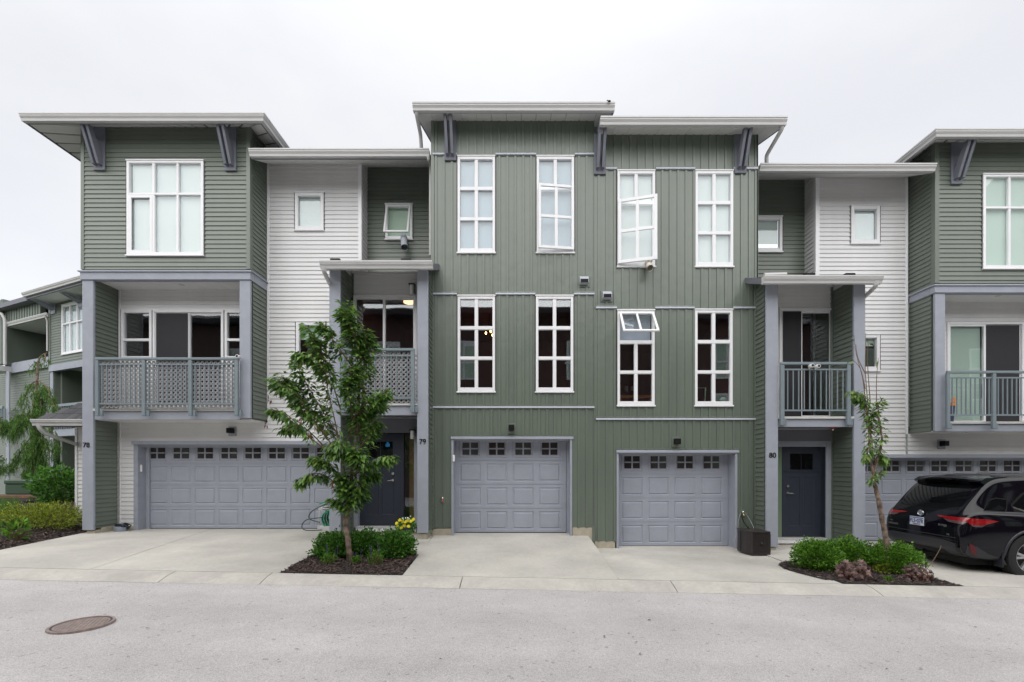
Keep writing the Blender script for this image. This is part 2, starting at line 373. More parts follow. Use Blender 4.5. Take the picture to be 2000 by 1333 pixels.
def board(parent, c, u0, u1, z0, z1, m, holes=(), pitch=.172, bw=.05, back=True, one=False, phase=0, face='front'):
    """vertical board and batten siding, every board with its raised batten is one piece"""
    P = wmap(face, c)
    if back: backing(parent, face, c, u0, u1, z0, z1, holes, m)
    u = u0 - phase; all_ = MB()
    while u < u1 - .01:
        j = random.uniform(-.001, .001)
        prof = [(0, .004 + j), (pitch - bw, .004 + j), (pitch - bw + .003, .024), (pitch - .003, .024), (pitch, .002)]
        # intervals in z free of holes, split in u at hole edges
        us = sorted({max(u, u0), min(u + pitch, u1)} | {h for a, b, cc, d in holes for h in (a, b) if max(u, u0) < h < min(u + pitch, u1)})
        def oo(x):
            for (a, p), (b, q) in zip(prof, prof[1:]):
                if a <= x <= b + 1e-9: return p + (q - p) * (x - a) / (b - a)
            return .002
        pieces = []
        for a, b in zip(us, us[1:]):
            mid = (a + b) / 2; iv = [(z0, z1)]
            for ha, hb, hc, hd in holes:
                if ha < mid < hb: iv = [x for (s, t) in iv for x in ((s, min(t, hc)), (max(s, hd), t)) if x[1] - x[0] > 1e-4]
            pieces += [(a, b, s, t) for s, t in iv]
        for gidx in group_touch(pieces):
            mb = all_ if one else MB()
            for a, b, s, t in (pieces[i] for i in gidx):
                xs = [a] + [u + q for q, _ in prof if a + 1e-5 < u + q < b - 1e-5] + [b]
                n = len(xs); vs = [P(x, s, oo(x - u)) for x in xs] + [P(x, t, oo(x - u)) for x in xs]
                mb.add(vs, [(i, i + 1, n + i + 1, n + i) for i in range(n - 1)])
            if mb.f and not one: mb.build('siding_board', m, parent, recalc=False)
        u += pitch
    if one and all_.f: tag(all_.build('siding', m, parent, recalc=False), kind='stuff')

def window(parent, Yw, x0, x1, z0, z1, vb=(), hb=(), fr=(.05, .05, .05, .05), blind=None, skip=(), proud=.035, glass='glass', sill=True, head=True, panem=None, blindm='blind', frm='vinyl_white', name='window', bars=True):
    """vb: [(centre fraction, width)] vertical bars, hb the same horizontally (from the bottom). panes are sub-parts. skip: cells (i,j) without pane/bars"""
    yf = Yw - proud; yb = Yw + .05; L, Rr, Bb, T = fr; mb = MB()
    mb.bbox(x0, x0 + L, yf, yb, z0, z1, e=.006); mb.bbox(x1 - Rr, x1, yf, yb, z0, z1, e=.006)
    mb.bbox(x0 + L, x1 - Rr, yf + .002, yb, z0, z0 + Bb, e=.006); mb.bbox(x0 + L, x1 - Rr, yf + .002, yb, z1 - T, z1, e=.006)
    gx0, gx1, gz0, gz1 = x0 + L, x1 - Rr, z0 + Bb, z1 - T
    chn = MB(); ring(chn, x0 - .022, x1 + .022, z0 - .02, z1 + .02, [(0, .0), (0, -.021), (.010, -.021), (.010, -.004), (.03, -.004)], Yw, back=False)  # channel ring, its shadow given by dark colour
    vs = [(gx0 + (gx1 - gx0) * f, w_) for f, w_ in vb]; hs = [(gz0 + (gz1 - gz0) * f, w_) for f, w_ in hb]
    ex = [gx0] + [q for c, w_ in vs for q in (c - w_ / 2, c + w_ / 2)] + [gx1]; ez = [gz0] + [q for c, w_ in hs for q in (c - w_ / 2, c + w_ / 2)] + [gz1]
    cx = list(zip(ex[::2], ex[1::2])); cz = list(zip(ez[::2], ez[1::2]))
    for j, (c, w_) in enumerate(hs): mb.bbox(gx0, gx1, yf + .008, yb - .01, c - w_ / 2, c + w_ / 2, e=.005)
    for i, (c, w_) in enumerate(vs):
        for j, (a, b) in enumerate(cz):
            if (i, j) not in skip: mb.bbox(c - w_ / 2, c + w_ / 2, yf + .011, yb - .012, a - .001, b + .001, e=.005)
    W = mb.build(name, frm, parent); chn.build('channel_shadow', 'channel_shadow', W)
    for i, (a, b) in enumerate(cx):
        for j, (p, q) in enumerate(cz):
            if (i, j) in skip: continue
            g = MB().box(a - .004, b + .004, Yw + .012, Yw + .018, p - .004, q + .004); g.build('pane', panem or glass, W)
            # glazing bead shadow line
    if sill: MB().bbox(x0 - .02, x1 + .02, yf - .018, Yw + .01, z0 - .035, z0 - .001, e=.006).build('sill', frm, W)
    if head: MB().bbox(x0 - .012, x1 + .012, yf - .012, Yw + .01, z1 + .001, z1 + .03, e=.006).build('head_trim', frm, W)
    if blind:
        zb = gz1 - (gz1 - gz0) * blind
        MB().box(gx0, gx1, Yw + .065, Yw + .07, zb, gz1 + .02).build('blind', blindm, W)
    return W
def sash(parent, hinge, rot, w_, h_, cols=2, rows=2, fw=.05, bw=.045, dx=0, glass='glass'):
    """an opening light: frame in the local xz plane, hinged at the origin"""
    mb = MB(); x0 = dx
    mb.bbox(x0, x0 + fw, -.02, .02, 0, h_); mb.bbox(x0 + w_ - fw, x0 + w_, -.02, .02, 0, h_); mb.bbox(x0 + fw, x0 + w_ - fw, -.019, .019, 0, fw); mb.bbox(x0 + fw, x0 + w_ - fw, -.019, .019, h_ - fw, h_)
    iw = (w_ - 2 * fw - bw * (cols - 1)) / cols; ih = (h_ - 2 * fw - bw * (rows - 1)) / rows; cells = []
    for i in range(1, cols): a = x0 + fw + i * iw + (i - 1) * bw; mb.bbox(a, a + bw, -.014, .014, fw, h_ - fw)
    for j in range(1, rows): a = fw + j * ih + (j - 1) * bw; mb.bbox(x0 + fw, x0 + w_ - fw, -.015, .015, a, a + bw)
    def place(o):
        o.parent = parent; o0 = ORG[parent.name]; o.location = Vector(hinge) - o0; o.rotation_euler = rot; ORG[o.name] = Vector()
    s = mb.build('sash', 'vinyl_white'); place(s)
    for i in range(cols):
        for j in range(rows):
            a = x0 + fw + i * (iw + bw); b = fw + j * (ih + bw)
            p = MB().box(a - .003, a + iw + .003, -.004, .004, b - .003, b + ih + .003).build('pane', glass); place(p)
    return s
def bracket(parent, xc, Yw, z0, z1, out, za=None):
    w_ = .255; MB().bbox(xc - w_ / 2, xc + w_ / 2, Yw - .05, Yw - .015, z0, z1, e=.006).build('bracket_plate', 'bracket_shaded', parent)
    for s in (-1, 1):
        a = xc + s * .056; mb = MB()
        # slanted arm
        mb.prism([(Yw - .05, z0 + .09), (Yw - .05, z0 + .30), (Yw - out + .07, za or z1), (Yw - out - .05, za or z1), (Yw - .14, z0 + .09)], a - .028, a + .028)
        br = mb.build('bracket_arm', 'bracket_shaded', parent)
        bt = MB(); bt.disc((a, Yw - .152, z0 + .15), .011, 'y', .02, 8); bt.disc((a, Yw - .175, z0 + .26), .011, 'y', .02, 8); bt.build('bolt', 'dark_metal', br)
GPROF = [(0, 0), (.0, -.145), (.075, -.145), (.085, -.10), (.115, -.06), (.115, -.035), (.128, -.03), (.128, 0), (.115, 0), (.115, -.012), (.01, -.012)]
def gutter(parent, path, m='gutter'):
    """path in plan, house on the left-hand side of travel; outward is to the right"""
    return MB().sweep(GPROF, path).build('gutter', m, parent)
def downspout(parent, path, r=.036, label=None):
    P = [Vector(p) for p in path]; q = [P[0]]
    for i in range(1, len(P) - 1):
        a, b, c = P[i - 1], P[i], P[i + 1]; d = min(.07, (b - a).length * .4, (c - b).length * .4)
        s = b + (a - b).normalized() * d; e = b + (c - b).normalized() * d
        for t in (0, .33, .67, 1): q.append(s * (1 - t) ** 2 + b * 2 * t * (1 - t) + e * t * t)
    q.append(P[-1]); return MB().tube(q, r, 8).build('downspout', 'gutter', parent, smooth=True)
def shed_roof(parent, x0, x1, Yf, zt, zfb, Yw, zw, Yb, rakes=True, shing=True, gut=(0, 0)):
    """roof pitched up towards the back. zt: gutter top, zfb: fascia bottom, zw: soffit height at wall plane"""
    s = (zw - zfb) / (Yw - Yf); up = s * (Yb - Yf)
    MB().prism([(Yf + .03, zfb + .05), (Yf + .03, zt - .02), (Yb, zt - .02 + up), (Yb, zfb + .05 + up)], x0 + .02, x1 - .02).build('roof_deck', 'shingle', parent)
    f = MB(); f.bbox(x0, x1, Yf, Yf + .03, zfb, zt - .03, e=.004); f.build('fascia', 'fascia_grey', parent)
    # soffit panels, each a narrow V-groove strip
    n = max(2, int((x1 - x0) / .30)); wd = (x1 - x0 - .06) / n
    for i in range(n):
        a = x0 + .03 + i * wd
        MB().prism([(Yf + .031, zfb + .004), (Yf + .031, zfb + .025), (Yb, zfb + .025 + up), (Yb, zfb + .004 + up)], a, a + wd - .008).build('soffit_panel', 'soffit', parent)
    if rakes:
        for a in (x0 - .003, x1 - .025):
            MB().prism([(Yf + .001, zfb - .001), (Yf + .001, zt - .005), (Yb, zt + up - .005), (Yb, zfb + up - .001)], a, a + .028).build('rake_board', 'fascia_grey', parent)
    gutter(parent, [(x0 - gut[0], Yf - .002, zt), (x1 + gut[1], Yf - .002, zt)])

def garage_door(parent, x0, x1, z0, z1, Y, ncol, rows=4, margin=.03, ix=.067):
    D = MB().box(x0 - .03, x1 + .03, Y + .02, Y + .05, z0 - .01, z1 + .02).build('garage_door', 'door_grey', parent)
    h = (z1 - z0) / rows; pw = (x1 - x0 - 2 * margin) / ncol; inx = pw * ix; inz = h * .12
    for r in range(rows):
        a = z0 + r * h + .003; b = z0 + (r + 1) * h - .003
        # section face as a frame of rails and stiles around the panels
        mb = MB(); holes = [(x0 + margin + i * pw + inx, x0 + margin + (i + 1) * pw - inx, a + inz, b - inz) for i in range(ncol)]
        for p, q, iv in cut(x0, x1, holes, a, b):
            for s, t in iv: mb.box(s, t, Y, Y + .018, p, q)
        mb.build('door_section', 'door_grey', D)
        for (s, t, p, q) in holes:
            if r == rows - 1:
                # window: moulded surround, four panes with muntins
                m2 = MB(); o1, o2 = pw * .115, h * .17
                ring(m2, s, t, p, q, [(0, 0), (.012, -.012), (.03, -.012), (.04, .002), (o1 - .012, .004), (o1, .018)], Y, back=False)
                xs0, xs1, zs0, zs1 = s + o1, t - o1, p + o1 * .9, q - o1 * .9; cx, cz = (xs0 + xs1) / 2, (zs0 + zs1) / 2
                m2.box(cx - .015, cx + .015, Y - .004, Y + .016, zs0, zs1); m2.box(xs0, cx - .015, Y - .003, Y + .015, cz - .015, cz + .015); m2.box(cx + .015, xs1, Y - .003, Y + .015, cz - .015, cz + .015)
                m2.build('window_surround', 'door_grey', D)
                for u0, u1 in ((xs0, cx - .015), (cx + .015, xs1)):
                    for v0, v1 in ((zs0, cz - .015), (cz + .015, zs1)):
                        MB().box(u0, u1, Y + .010, Y + .014, v0, v1).build('window_pane', 'garage_pane', D)
            else:
                m2 = MB(); ring(m2, s, t, p, q, [(0, 0), (.014, .012), (.028, .012), (.045, -.002)], Y)
                m2.build('door_panel', 'door_grey', D)
    MB().box(x0, x1, Y - .01, Y + .02, z0 - .022, z0 - .001).build('weather_strip', 'black', D)
    return D
def ring(mb, s, t, p, q, steps, Y, back=True):
    """nested rectangles: steps of (inset, depth)"""
    rr = [[(s + i, Y + d, p + i), (t - i, Y + d, p + i), (t - i, Y + d, q - i), (s + i, Y + d, q - i)] for i, d in steps]
    vs = [v for r in rr for v in r]; fs = []
    for k in range(len(rr) - 1):
        for j in range(4): fs.append((k * 4 + j, k * 4 + (j + 1) % 4, k * 4 + 4 + (j + 1) % 4, k * 4 + 4 + j))
    if back: k = (len(rr) - 1) * 4; fs.append((k, k + 1, k + 2, k + 3))
    mb.add(vs, fs)
def railing(parent, x0, x1, Y, zt, zb, zfoot, posts, nbal, lattice=None, second=.055):
    """posts: list of x centres; nbal: balusters between two posts"""
    Rl = MB().bbox(x0, x1, Y - .035, Y + .025, zt - .055, zt, e=.008).build('railing', 'rail', parent)
    MB().box(x0 + .05, x1 - .05, Y - .012, Y + .012, zt - .165, zt - .135).build('upper_rail', 'rail', Rl)
    MB().box(x0 + .05, x1 - .05, Y - .012, Y + .012, zb - .016, zb + .016).build('lower_rail', 'rail', Rl)
    for p in posts:
        MB().bbox(p - .038, p + .038, Y - .03, Y + .03, zfoot, zt - .056, e=.006).build('post', 'rail', Rl)
        MB().bbox(p + .039, p + .10, Y - .002, Y + .05, zfoot + .0, zfoot + .13, e=.006).build('post_bracket', 'rail', Rl)
    for a, b in zip(posts, posts[1:]):
        for i in range(1, nbal + 1):
            x = a + (b - a) * i / (nbal + 1); MB().box(x - .009, x + .009, Y - .009, Y + .009, zb + .016, zt - .135).build('baluster', 'rail', Rl)
    if lattice:
        lx0, lx1, lz0, lz1 = lattice; mb = MB(); pit = .098; sw = .021
        for sgn, yy in ((1, Y + .03), (-1, Y + .037)):
            c = -(lz1 - lz0)
            while c < (lx1 - lx0):
                # line x = lx0 + c + t (sgn 1) with z = lz0 + t
                t0 = max(0, -c); t1 = min(lz1 - lz0, (lx1 - lx0) - c)
                if t1 - t0 > .02:
                    xa, xb, za, zb_ = lx0 + c + t0, lx0 + c + t1, lz0 + t0, lz0 + t1
                    if sgn < 0: xa, xb = lx0 + lx1 - xa, lx0 + lx1 - xb
                    vs = [(xa - sw, yy, za), (xa + sw, yy, za), (xb + sw, yy, zb_), (xb - sw, yy, zb_)]
                    mb.add(vs + [(x, y + .006, z) for x, y, z in vs], [(0, 1, 2, 3), (7, 6, 5, 4), (0, 4, 5, 1), (1, 5, 6, 2), (2, 6, 7, 3), (3, 7, 4, 0)])
                c += pit
        tag(mb.build('lattice_screen', 'lattice', Rl), kind='stuff')
    return Rl
def numerals(parent, txt, px, py, Y, size, m='black', name='house_number', rot=(R(90), 0, 0), depth=.006, bold=.0):
    c = bpy.data.curves.new(name, 'FONT'); c.body = txt; c.size = size; c.extrude = depth; c.align_x = 'CENTER'; c.align_y = 'CENTER'; c.offset = bold
    o = bpy.data.objects.new('tmp', c); COL.objects.link(o)
    dg = bpy.context.evaluated_depsgraph_get(); me = bpy.data.meshes.new_from_object(o.evaluated_get(dg)); bpy.data.objects.remove(o)
    n = bpy.data.objects.new(name, me); COL.objects.link(n); me.materials.clear(); me.materials.append(MATS[m])
    loc = Vector((X(px, Y), Y, Z(py, Y))) if px is not None else Vector(py)
    n.rotation_euler = rot; n.parent = parent; n.location = loc - ORG.get(parent.name, Vector()); ORG[n.name] = Vector(); return n
def post(parent, px0, px1, Y, z0, z1, m='grey_trim', d=None, name='porch_post'):
    a, b = X(px0, Y), X(px1, Y); return MB().bbox(a, b, Y, Y + (d or .06), z0, z1, e=.008).build(name, m, parent)
def lantern(parent, x, y, z, s=1):
    L = MB().bbox(x - .05 * s, x + .05 * s, y - .02, y + .012, z - .02 * s, z + .14 * s).build('wall_lamp', 'dark_metal', parent)
    mb = MB(); mb.bbox(x - .065 * s, x + .065 * s, y - .15 * s, y - .02, z + .12 * s, z + .15 * s); mb.build('lamp_cap', 'dark_metal', L)
    MB().tube([(x, y - .085 * s, z - .08 * s), (x, y - .085 * s, z + .12 * s)], .05 * s, 12).build('lamp_glass', 'side_lamp' if 'side_lamp' in MATS else 'white_plastic', L, smooth=True)
def box_light(parent, px, py, Y):
    x, z = X(px, Y), Z(py, Y)
    p = MB().bbox(x - .095, x + .095, Y - .03, Y + .0, z - .115, z + .11, e=.006).build('wall_light', 'green_board' if Y < 10.5 else 'door_grey', parent)
    MB().bbox(x - .06, x + .06, Y - .17, Y - .03, z - .05, z + .07, e=.01).build('lamp_head', 'black', p)
def hood_vent(parent, px, py, Y):
    x, z = X(px, Y), Z(py, Y)
    p = MB().bbox(x - .13, x + .13, Y - .03, Y, z - .12, z + .12, e=.006).build('vent', 'green_board', parent)
    MB().prism([(Y - .03, z + .09), (Y - .03, z - .075), (Y - .13, z - .06), (Y - .13, z + .015), (Y - .07, z + .09)], x - .095, x + .095).build('vent_hood', 'duct', p)
    MB().box(x - .082, x + .082, Y - .136, Y - .131, z - .062, z + .012).build('vent_flap', 'black', p)
def belt(parent, x0, x1, z, Y, holes=()):
    """metal flashing band between storeys, broken at windows"""
    iv = [(x0, x1)]
    for a, b in holes: iv = [x for (s, t) in iv for x in ((s, min(t, a)), (max(s, b), t)) if x[1] - x[0] > .01]
    for a, b in iv:
        MB().prism([(Y, z + .026), (Y - .045, z + .016), (Y - .047, z - .018), (Y - .036, z - .020), (Y, z - .020)], a, b).build('belt_flashing', 'flashing', parent)
        MB().prism([(Y, z + .056), (Y - .024, z + .052), (Y - .026, z + .032), (Y, z + .032)], a, b).build('trim_strip', 'green_board', parent)
# ------------------------------------------------------------------ ground
def gx(x): return -.008 - .0194 * x                       # the lane falls to the right
YC, YD = 6.4, 6.75                                         # kerb front and back
def zk(x): return gx(x) + .088
def grid(mb, xs, ys, zf, skirt=0.0):
    n, m = len(xs), len(ys); base = len(mb.v)
    for y in ys:
        for x in xs: mb.v.append((x, y, zf(x, y)))
    for j in range(m - 1):
        for i in range(n - 1): a = base + j * n + i; mb.f.append((a, a + 1, a + n + 1, a + n))
    return mb
def lin(a, b, n): return [a + (b - a) * i / n for i in range(n + 1)]
g = MB().add([(-400, -200, -.75), (400, -200, -.75), (400, 600, -.75), (-400, 600, -.75)], [(0, 1, 2, 3)]).build('ground', 'grass_ground'); tag(g, kind='structure')
mb = MB(); grid(mb, lin(-60, 60, 120), lin(-12, YC + .02, 20), lambda x, y: gx(max(min(x, 22), -22)) + .004 * math.sin(x * 1.3 + y) * .6)
tag(mb.build('road', 'asphalt', recalc=False), kind='structure')
# kerb: cast in lengths, rolled face, real joints
kx = [-26, -20, -14, -9.9, X(345, YD), X(1065 / 2, YD), X(904, YD), X(1308, YD), X(1690, YD), 9.5, 14, 20, 26]
kerb = thing('kerb', (0, YC, 0), None, None); tag(kerb, kind='structure')
for a, b in zip(kx, kx[1:]):
    mb = MB(); xs = lin(a + .006, b - .006, 8); prof = [(YC, -.12), (YC, .004), (YC + .05, .022), (YC + .2, .066), (YD - .012, .088), (YD - .006, .078), (YD - .006, -.1)]
    for i, x in enumerate(xs):
        for y, z in prof: mb.v.append((x, y + .004 * math.sin(x * 3), gx(x) + z))
    k = len(prof)
    for i in range(8):
        for j in range(k - 1): q = i * k + j; mb.f.append((q, q + k, q + k + 1, q + 1))
    mb.f.append(tuple(range(k))); mb.f.append(tuple(range(9 * k - 1, 8 * k - 1, -1)))
    mb.build('kerb_stone', 'curb_concrete', kerb)
G79, G80, G78, G81 = Z(1040.5, 10.21), Z(1067, 10.21), Z(1033, 11.08), Z(1057, 11.08)
def slab(name, x0, x1, ya, yb, za, zb, th=.2, gap=.006, x0b=None, x1b=None):
    """concrete slab from kerb side (ya) to house side (yb); za(x), zb(x) heights; x0b/x1b: edges at the back"""
    x0b = x0 if x0b is None else x0b; x1b = x1 if x1b is None else x1b
    mb = MB(); n, m = 8, 10; vs = []
    for j in range(m + 1):
        t = j / m; y = ya + gap + (yb - ya - 2 * gap) * t; a = x0 + (x0b - x0) * t + gap; b = x1 + (x1b - x1) * t - gap
        for i in range(n + 1):
            x = a + (b - a) * i / n; s = t * t * (3 - 2 * t) * .35 + t * .65
            vs.append((x, y, za(x) * (1 - s) + zb(x) * s))
    fs = [(j * (n + 1) + i, j * (n + 1) + i + 1, (j + 1) * (n + 1) + i + 1, (j + 1) * (n + 1) + i) for j in range(m) for i in range(n)]
    mb.add(vs, fs); k = len(vs)
    border = [i for i in range(n + 1)] + [j * (n + 1) + n for j in range(1, m + 1)] + [m * (n + 1) + i for i in range(n - 1, -1, -1)] + [j * (n + 1) for j in range(m - 1, 0, -1)]
    low = [(vs[i][0], vs[i][1], vs[i][2] - th) for i in border]; o = len(mb.v); mb.v += low; L = len(border)
    for i in range(L): mb.f.append((border[i], o + i, o + (i + 1) % L, border[(i + 1) % L]))
    return tag(mb.build(name, 'concrete', recalc=False), kind='structure')
PX0, PX1 = -3.6, -1.78                    # planter of 79
slab('driveway', -8.86, -6.40, YD, 11.2, zk, lambda x: G78, x0b=-10.2, x1b=-7.55)
slab('driveway', -6.40, PX0, YD, 11.2, zk, lambda x: G78, x0b=-7.55, x1b=PX0)
slab('driveway', PX1, 1.44, YD, 10.4, zk, lambda x: G79 + .0, x0b=-1.95)
QX = 4.75
slab('driveway', 1.44, QX, YD, 10.4, zk, lambda x: G80, x1b=4.9)
slab('driveway', 6.55, 14, YD, 11.2, zk, lambda x: G81, x0b=6.62)
slab('walkway', PX0, PX1 - .03, 8.12, 10.1, lambda x: .17, lambda x: .24, x0b=-3.9, x1b=-1.96)
slab('walkway', QX + .08, 6.62, 8.35, 10.1, lambda x: -.02, lambda x: .0)
def bed(name, poly, z, n=18, amp=.018, hump=.03):
    """mulch bed: triangulated grid clipped to a polygon in plan"""
    bm = bmesh.new(); vs = [bm.verts.new((x, y, 0)) for x, y in poly]; bm.faces.new(vs)
    xs = [p[0] for p in poly]; ys = [p[1] for p in poly]
    for i in range(1, n):
        bmesh.ops.bisect_plane(bm, geom=bm.verts[:] + bm.edges[:] + bm.faces[:], plane_co=(min(xs) + (max(xs) - min(xs)) * i / n, 0, 0), plane_no=(1, 0, 0))
        bmesh.ops.bisect_plane(bm, geom=bm.verts[:] + bm.edges[:] + bm.faces[:], plane_co=(0, min(ys) + (max(ys) - min(ys)) * i / n, 0), plane_no=(0, 1, 0))
    for v in bm.verts: v.co.z = z(v.co.x, v.co.y) + amp * noise.noise(Vector((v.co.x * 5, v.co.y * 5, 0))) + hump
    mb = MB().frombm(bm); o = tag(mb.build(name, 'mulch'), kind='structure'); return o
def inside(p, poly):
    c = False
    for (x1, y1), (x2, y2) in zip(poly, poly[1:] + poly[:1]):
        if (y1 > p[1]) != (y2 > p[1]) and p[0] < (x2 - x1) * (p[1] - y1) / (y2 - y1) + x1: c = not c
    return c
def chips(name, poly, z, n, hump=.03, s=1.0):
    mb = MB(); xs = [p[0] for p in poly]; ys = [p[1] for p in poly]; k = 0
    while k < n:
        x, y = random.uniform(min(xs), max(xs)), random.uniform(min(ys), max(ys))
        if not inside((x, y), poly): continue
        k += 1; l = random.uniform(.012, .045) * s; w_ = random.uniform(.005, .012) * s; a = random.uniform(0, math.pi); h = z(x, y) + hump + random.uniform(-.004, .02)
        M = Matrix.Translation((x, y, h)) @ Matrix.Rotation(a, 4, 'Z') @ Matrix.Rotation(random.uniform(-.5, .5), 4, 'Y') @ Matrix.Rotation(random.uniform(-.6, .6), 4, 'X')
        q = [M @ Vector(v) for v in ((-l, -w_, 0), (l, -w_ * .7, 0), (l * .9, w_, 0), (-l * .8, w_ * .8, 0), (0, 0, w_ * .8))]
        mb.add(q, [(0, 1, 4), (1, 2, 4), (2, 3, 4), (3, 0, 4)])
    return tag(mb.build(name, 'chip', recalc=False), kind='stuff')
P79 = [(PX0 + .01, YD + .01), (PX1 - .02, YD + .01), (-1.86, 8.1), (PX0 + .01, 8.1)]
bed('planting_bed', P79, lambda x, y: zk(x) + (y - YD) * .07 - .03); chips('bark_mulch', P79, lambda x, y: zk(x) + (y - YD) * .07 - .03, 3200)
P80 = [(4.90, YD + .02), (6.55, YD + .02), (6.56, 8.33), (QX + .1, 8.33), (4.55, 8.1), (4.45, 7.75), (4.5, 7.4), (4.62, 7.0)]
z80 = lambda x, y: zk(x) + (y - YD) * .01 - .03
bed('planting_bed', P80, z80); chips('bark_mulch', P80, z80, 2600, s=.8)
PL = [(-10.15, 11.0), (-8.88, 6.78), (-20, 6.78), (-26, 13), (-16, 16.5), (-10.15, 16.5)]
zL = lambda x, y: .185 + min(.45, .16 * max(0, (-8.86 - 1.34 * (y - 6.75) / 4.45) - x)) + max(0, y - 9.5) * .02
bed('planting_bed', PL, zL, 16); chips('bark_mulch', [(-10.1, 10.9), (-8.95, 7.0), (-11.5, 7.0), (-12.5, 9.5), (-12, 11.2)], zL, 5000, s=1.4)
# manhole
mx, my = X(160, 4.70), 4.70; mz = gx(mx) + .005
mh = thing('manhole_cover', (mx, my, mz), 'round rusty iron manhole cover with waffle grid set in the asphalt', 'manhole cover')
def annulus(mb, c, r0, r1, z0, z1, n=48):
    b = len(mb.v)
    for i in range(n):
        a = 2 * math.pi * i / n
        for r, z in ((r0, z0), (r0, z1), (r1, z1), (r1, z0)): mb.v.append((c[0] + r * math.cos(a), c[1] + r * math.sin(a), z))
    for i in range(n):
        p = b + i * 4; q = b + ((i + 1) % n) * 4
        for j in range(4): mb.f.append((p + j, q + j, q + (j + 1) % 4, p + (j + 1) % 4))
    return mb
MB().tube([(mx, my, mz - .03), (mx, my, mz + .003)], .25, 48).build('cover_plate', 'iron_dark', mh)
annulus(MB(), (mx, my), .238, .262, mz - .01, mz + .014).build('cover_frame', 'iron', mh); annulus(MB(), (mx, my), .205, .218, mz, mz + .011).build('cover_rim', 'iron', mh)
bars = MB(); rr = .21
for th in (R(28), R(118)):
    d = Vector((math.cos(th), math.sin(th), 0)); n_ = Vector((-d.y, d.x, 0)); k = -7
    while k <= 7:
        off = k * .034
        if abs(off) < rr:
            hl = math.sqrt(rr * rr - off * off); c = Vector((mx, my, mz)) + n_ * off; a = c - d * hl; b = c + d * hl; w2 = n_ * .009
            vs = [a - w2, b - w2, b + w2, a + w2]; h = .0095 if th < 1 else .0085
            bars.add([(v.x, v.y, mz + .002) for v in vs] + [(v.x, v.y, mz + h) for v in vs], [(4, 5, 6, 7), (0, 1, 5, 4), (1, 2, 6, 5), (2, 3, 7, 6), (3, 0, 4, 7)])
        k += 1
bars.build('cover_grid', 'iron', mh)
# small dark leaves and twigs lying on the lane
litter = MB()
for px, py in ((1268, 1213), (1228, 1240), (1236, 1247), (1242, 1256), (1250, 1279), (1905, 1227), (1732, 1310), (1798, 1308), (1493, 1296), (550, 1211), (288, 1229), (150, 1142), (575, 1134), (640, 1134), (740, 1136), (1180, 1245), (580, 1270), (860, 1290), (950, 1170)):
    Y = 4.7
    for _ in range(6): Y = (CH - gx(X(px, Y))) * F / (py - VY)
    x = X(px, Y); s = random.uniform(.012, .03); a = random.uniform(0, 3); q = [(x + s * math.cos(a + t) * (1, .4, 1, .4)[i], Y + s * math.sin(a + t) * (1, .4, 1, .4)[i], (gx(x) if Y < YC else zk(x)) + .008 + .004 * i) for i, t in enumerate((0, 1.57, 3.14, 4.7))]
    litter.add(q, [(0, 1, 2, 3)])
for _ in range(150):
    x = random.uniform(-8, 8); y = YC + random.choice((-1, 1)) * abs(random.gauss(0, .16)) - .05 if random.random() < .7 else random.uniform(3.8, 8.5); s = random.uniform(.004, .012); a = random.uniform(0, 3)
    if y > YD and inside((x, y), P79): continue
    if y > YD: z = zk(x) + .012 + (y - YD) * (.055 if -1.7 < x < 1.4 or x < -3.6 else .0)
    else: z = gx(x) + .006 + max(0, y - YC) * .26
    litter.add([(x + s * math.cos(a + t) * k_, y + s * math.sin(a + t) * k_, z + .003 * (t > 2)) for t, k_ in ((0, 1), (1.57, .5), (3.14, 1), (4.7, .5))], [(0, 1, 2, 3)])
tag(litter.build('leaf_litter', 'bark', recalc=False), kind='stuff')
# ------------------------------------------------------------------ the row of townhouses
YM, YCOL, YS, YB, YW, YDD, YR, YP = 9.89, 9.45, 10.21, 10.17, 10.83, 11.08, 11.24, 10.13
YBACK = 14.2
GRP = 'attached townhouses in the row'
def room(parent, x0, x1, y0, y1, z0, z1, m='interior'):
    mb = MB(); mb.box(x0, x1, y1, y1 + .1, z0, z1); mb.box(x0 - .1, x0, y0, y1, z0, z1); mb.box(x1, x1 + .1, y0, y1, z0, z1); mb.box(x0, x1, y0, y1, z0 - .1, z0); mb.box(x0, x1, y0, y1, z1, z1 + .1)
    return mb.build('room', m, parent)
def H(px0, px1, py0, py1, Y): return (X(px0, Y), X(px1, Y), Z(py1, Y), Z(py0, Y))     # a rectangle of pixels -> hole (x0,x1,z0,z1)

# ================================================= 78
U = thing('townhouse', (X(330, YW), YW, G78), 'townhouse with number 78, double garage and a wide lattice balcony under its sage bay', 'townhouse', GRP)
XL, XR = X(160, YB), X(488.5, YB)
zt = Z(249, YB) + .12; zbm = Z(527, YB)
w1 = H(249, 399, 316, 499, YB)
lap(U, 'front', YB, XL + .06, XR - .08, zbm, zt, 'green_lap', [w1])
MB().bbox(XL - .012, XL + .065, YB - .022, YB + .06, zbm, zt, e=.004).build('corner_trim', 'green_lap', U)
MB().bbox(XR - .08, XR + .012, YB - .022, YB + .09, zbm, zt, e=.004).build('corner_trim', 'green_lap', U)
window(U, YB, *w1, vb=[(.335, .06), (.672, .05)], hb=[(.655, .05)], fr=(.06, .06, .06, .05), blind=1.0)
bx0, bx1 = w1[0] + .06, w1[0] + .06 + (w1[1] - w1[0] - .12) * .335 - .03
m = MB(); ring(m, bx0 - .01, bx1 + .01, w1[2] + .05, w1[2] + .05 + (w1[3] - w1[2] - .11) * .655 - .02, [(0, 0), (0, -.03), (.055, -.03), (.055, .0)], YB, back=False); m.build('sash', 'vinyl_white', U)
lap(U, 'right', XR, YB + .09, YW - .0, Z(817, YB), zt, 'green_lap')
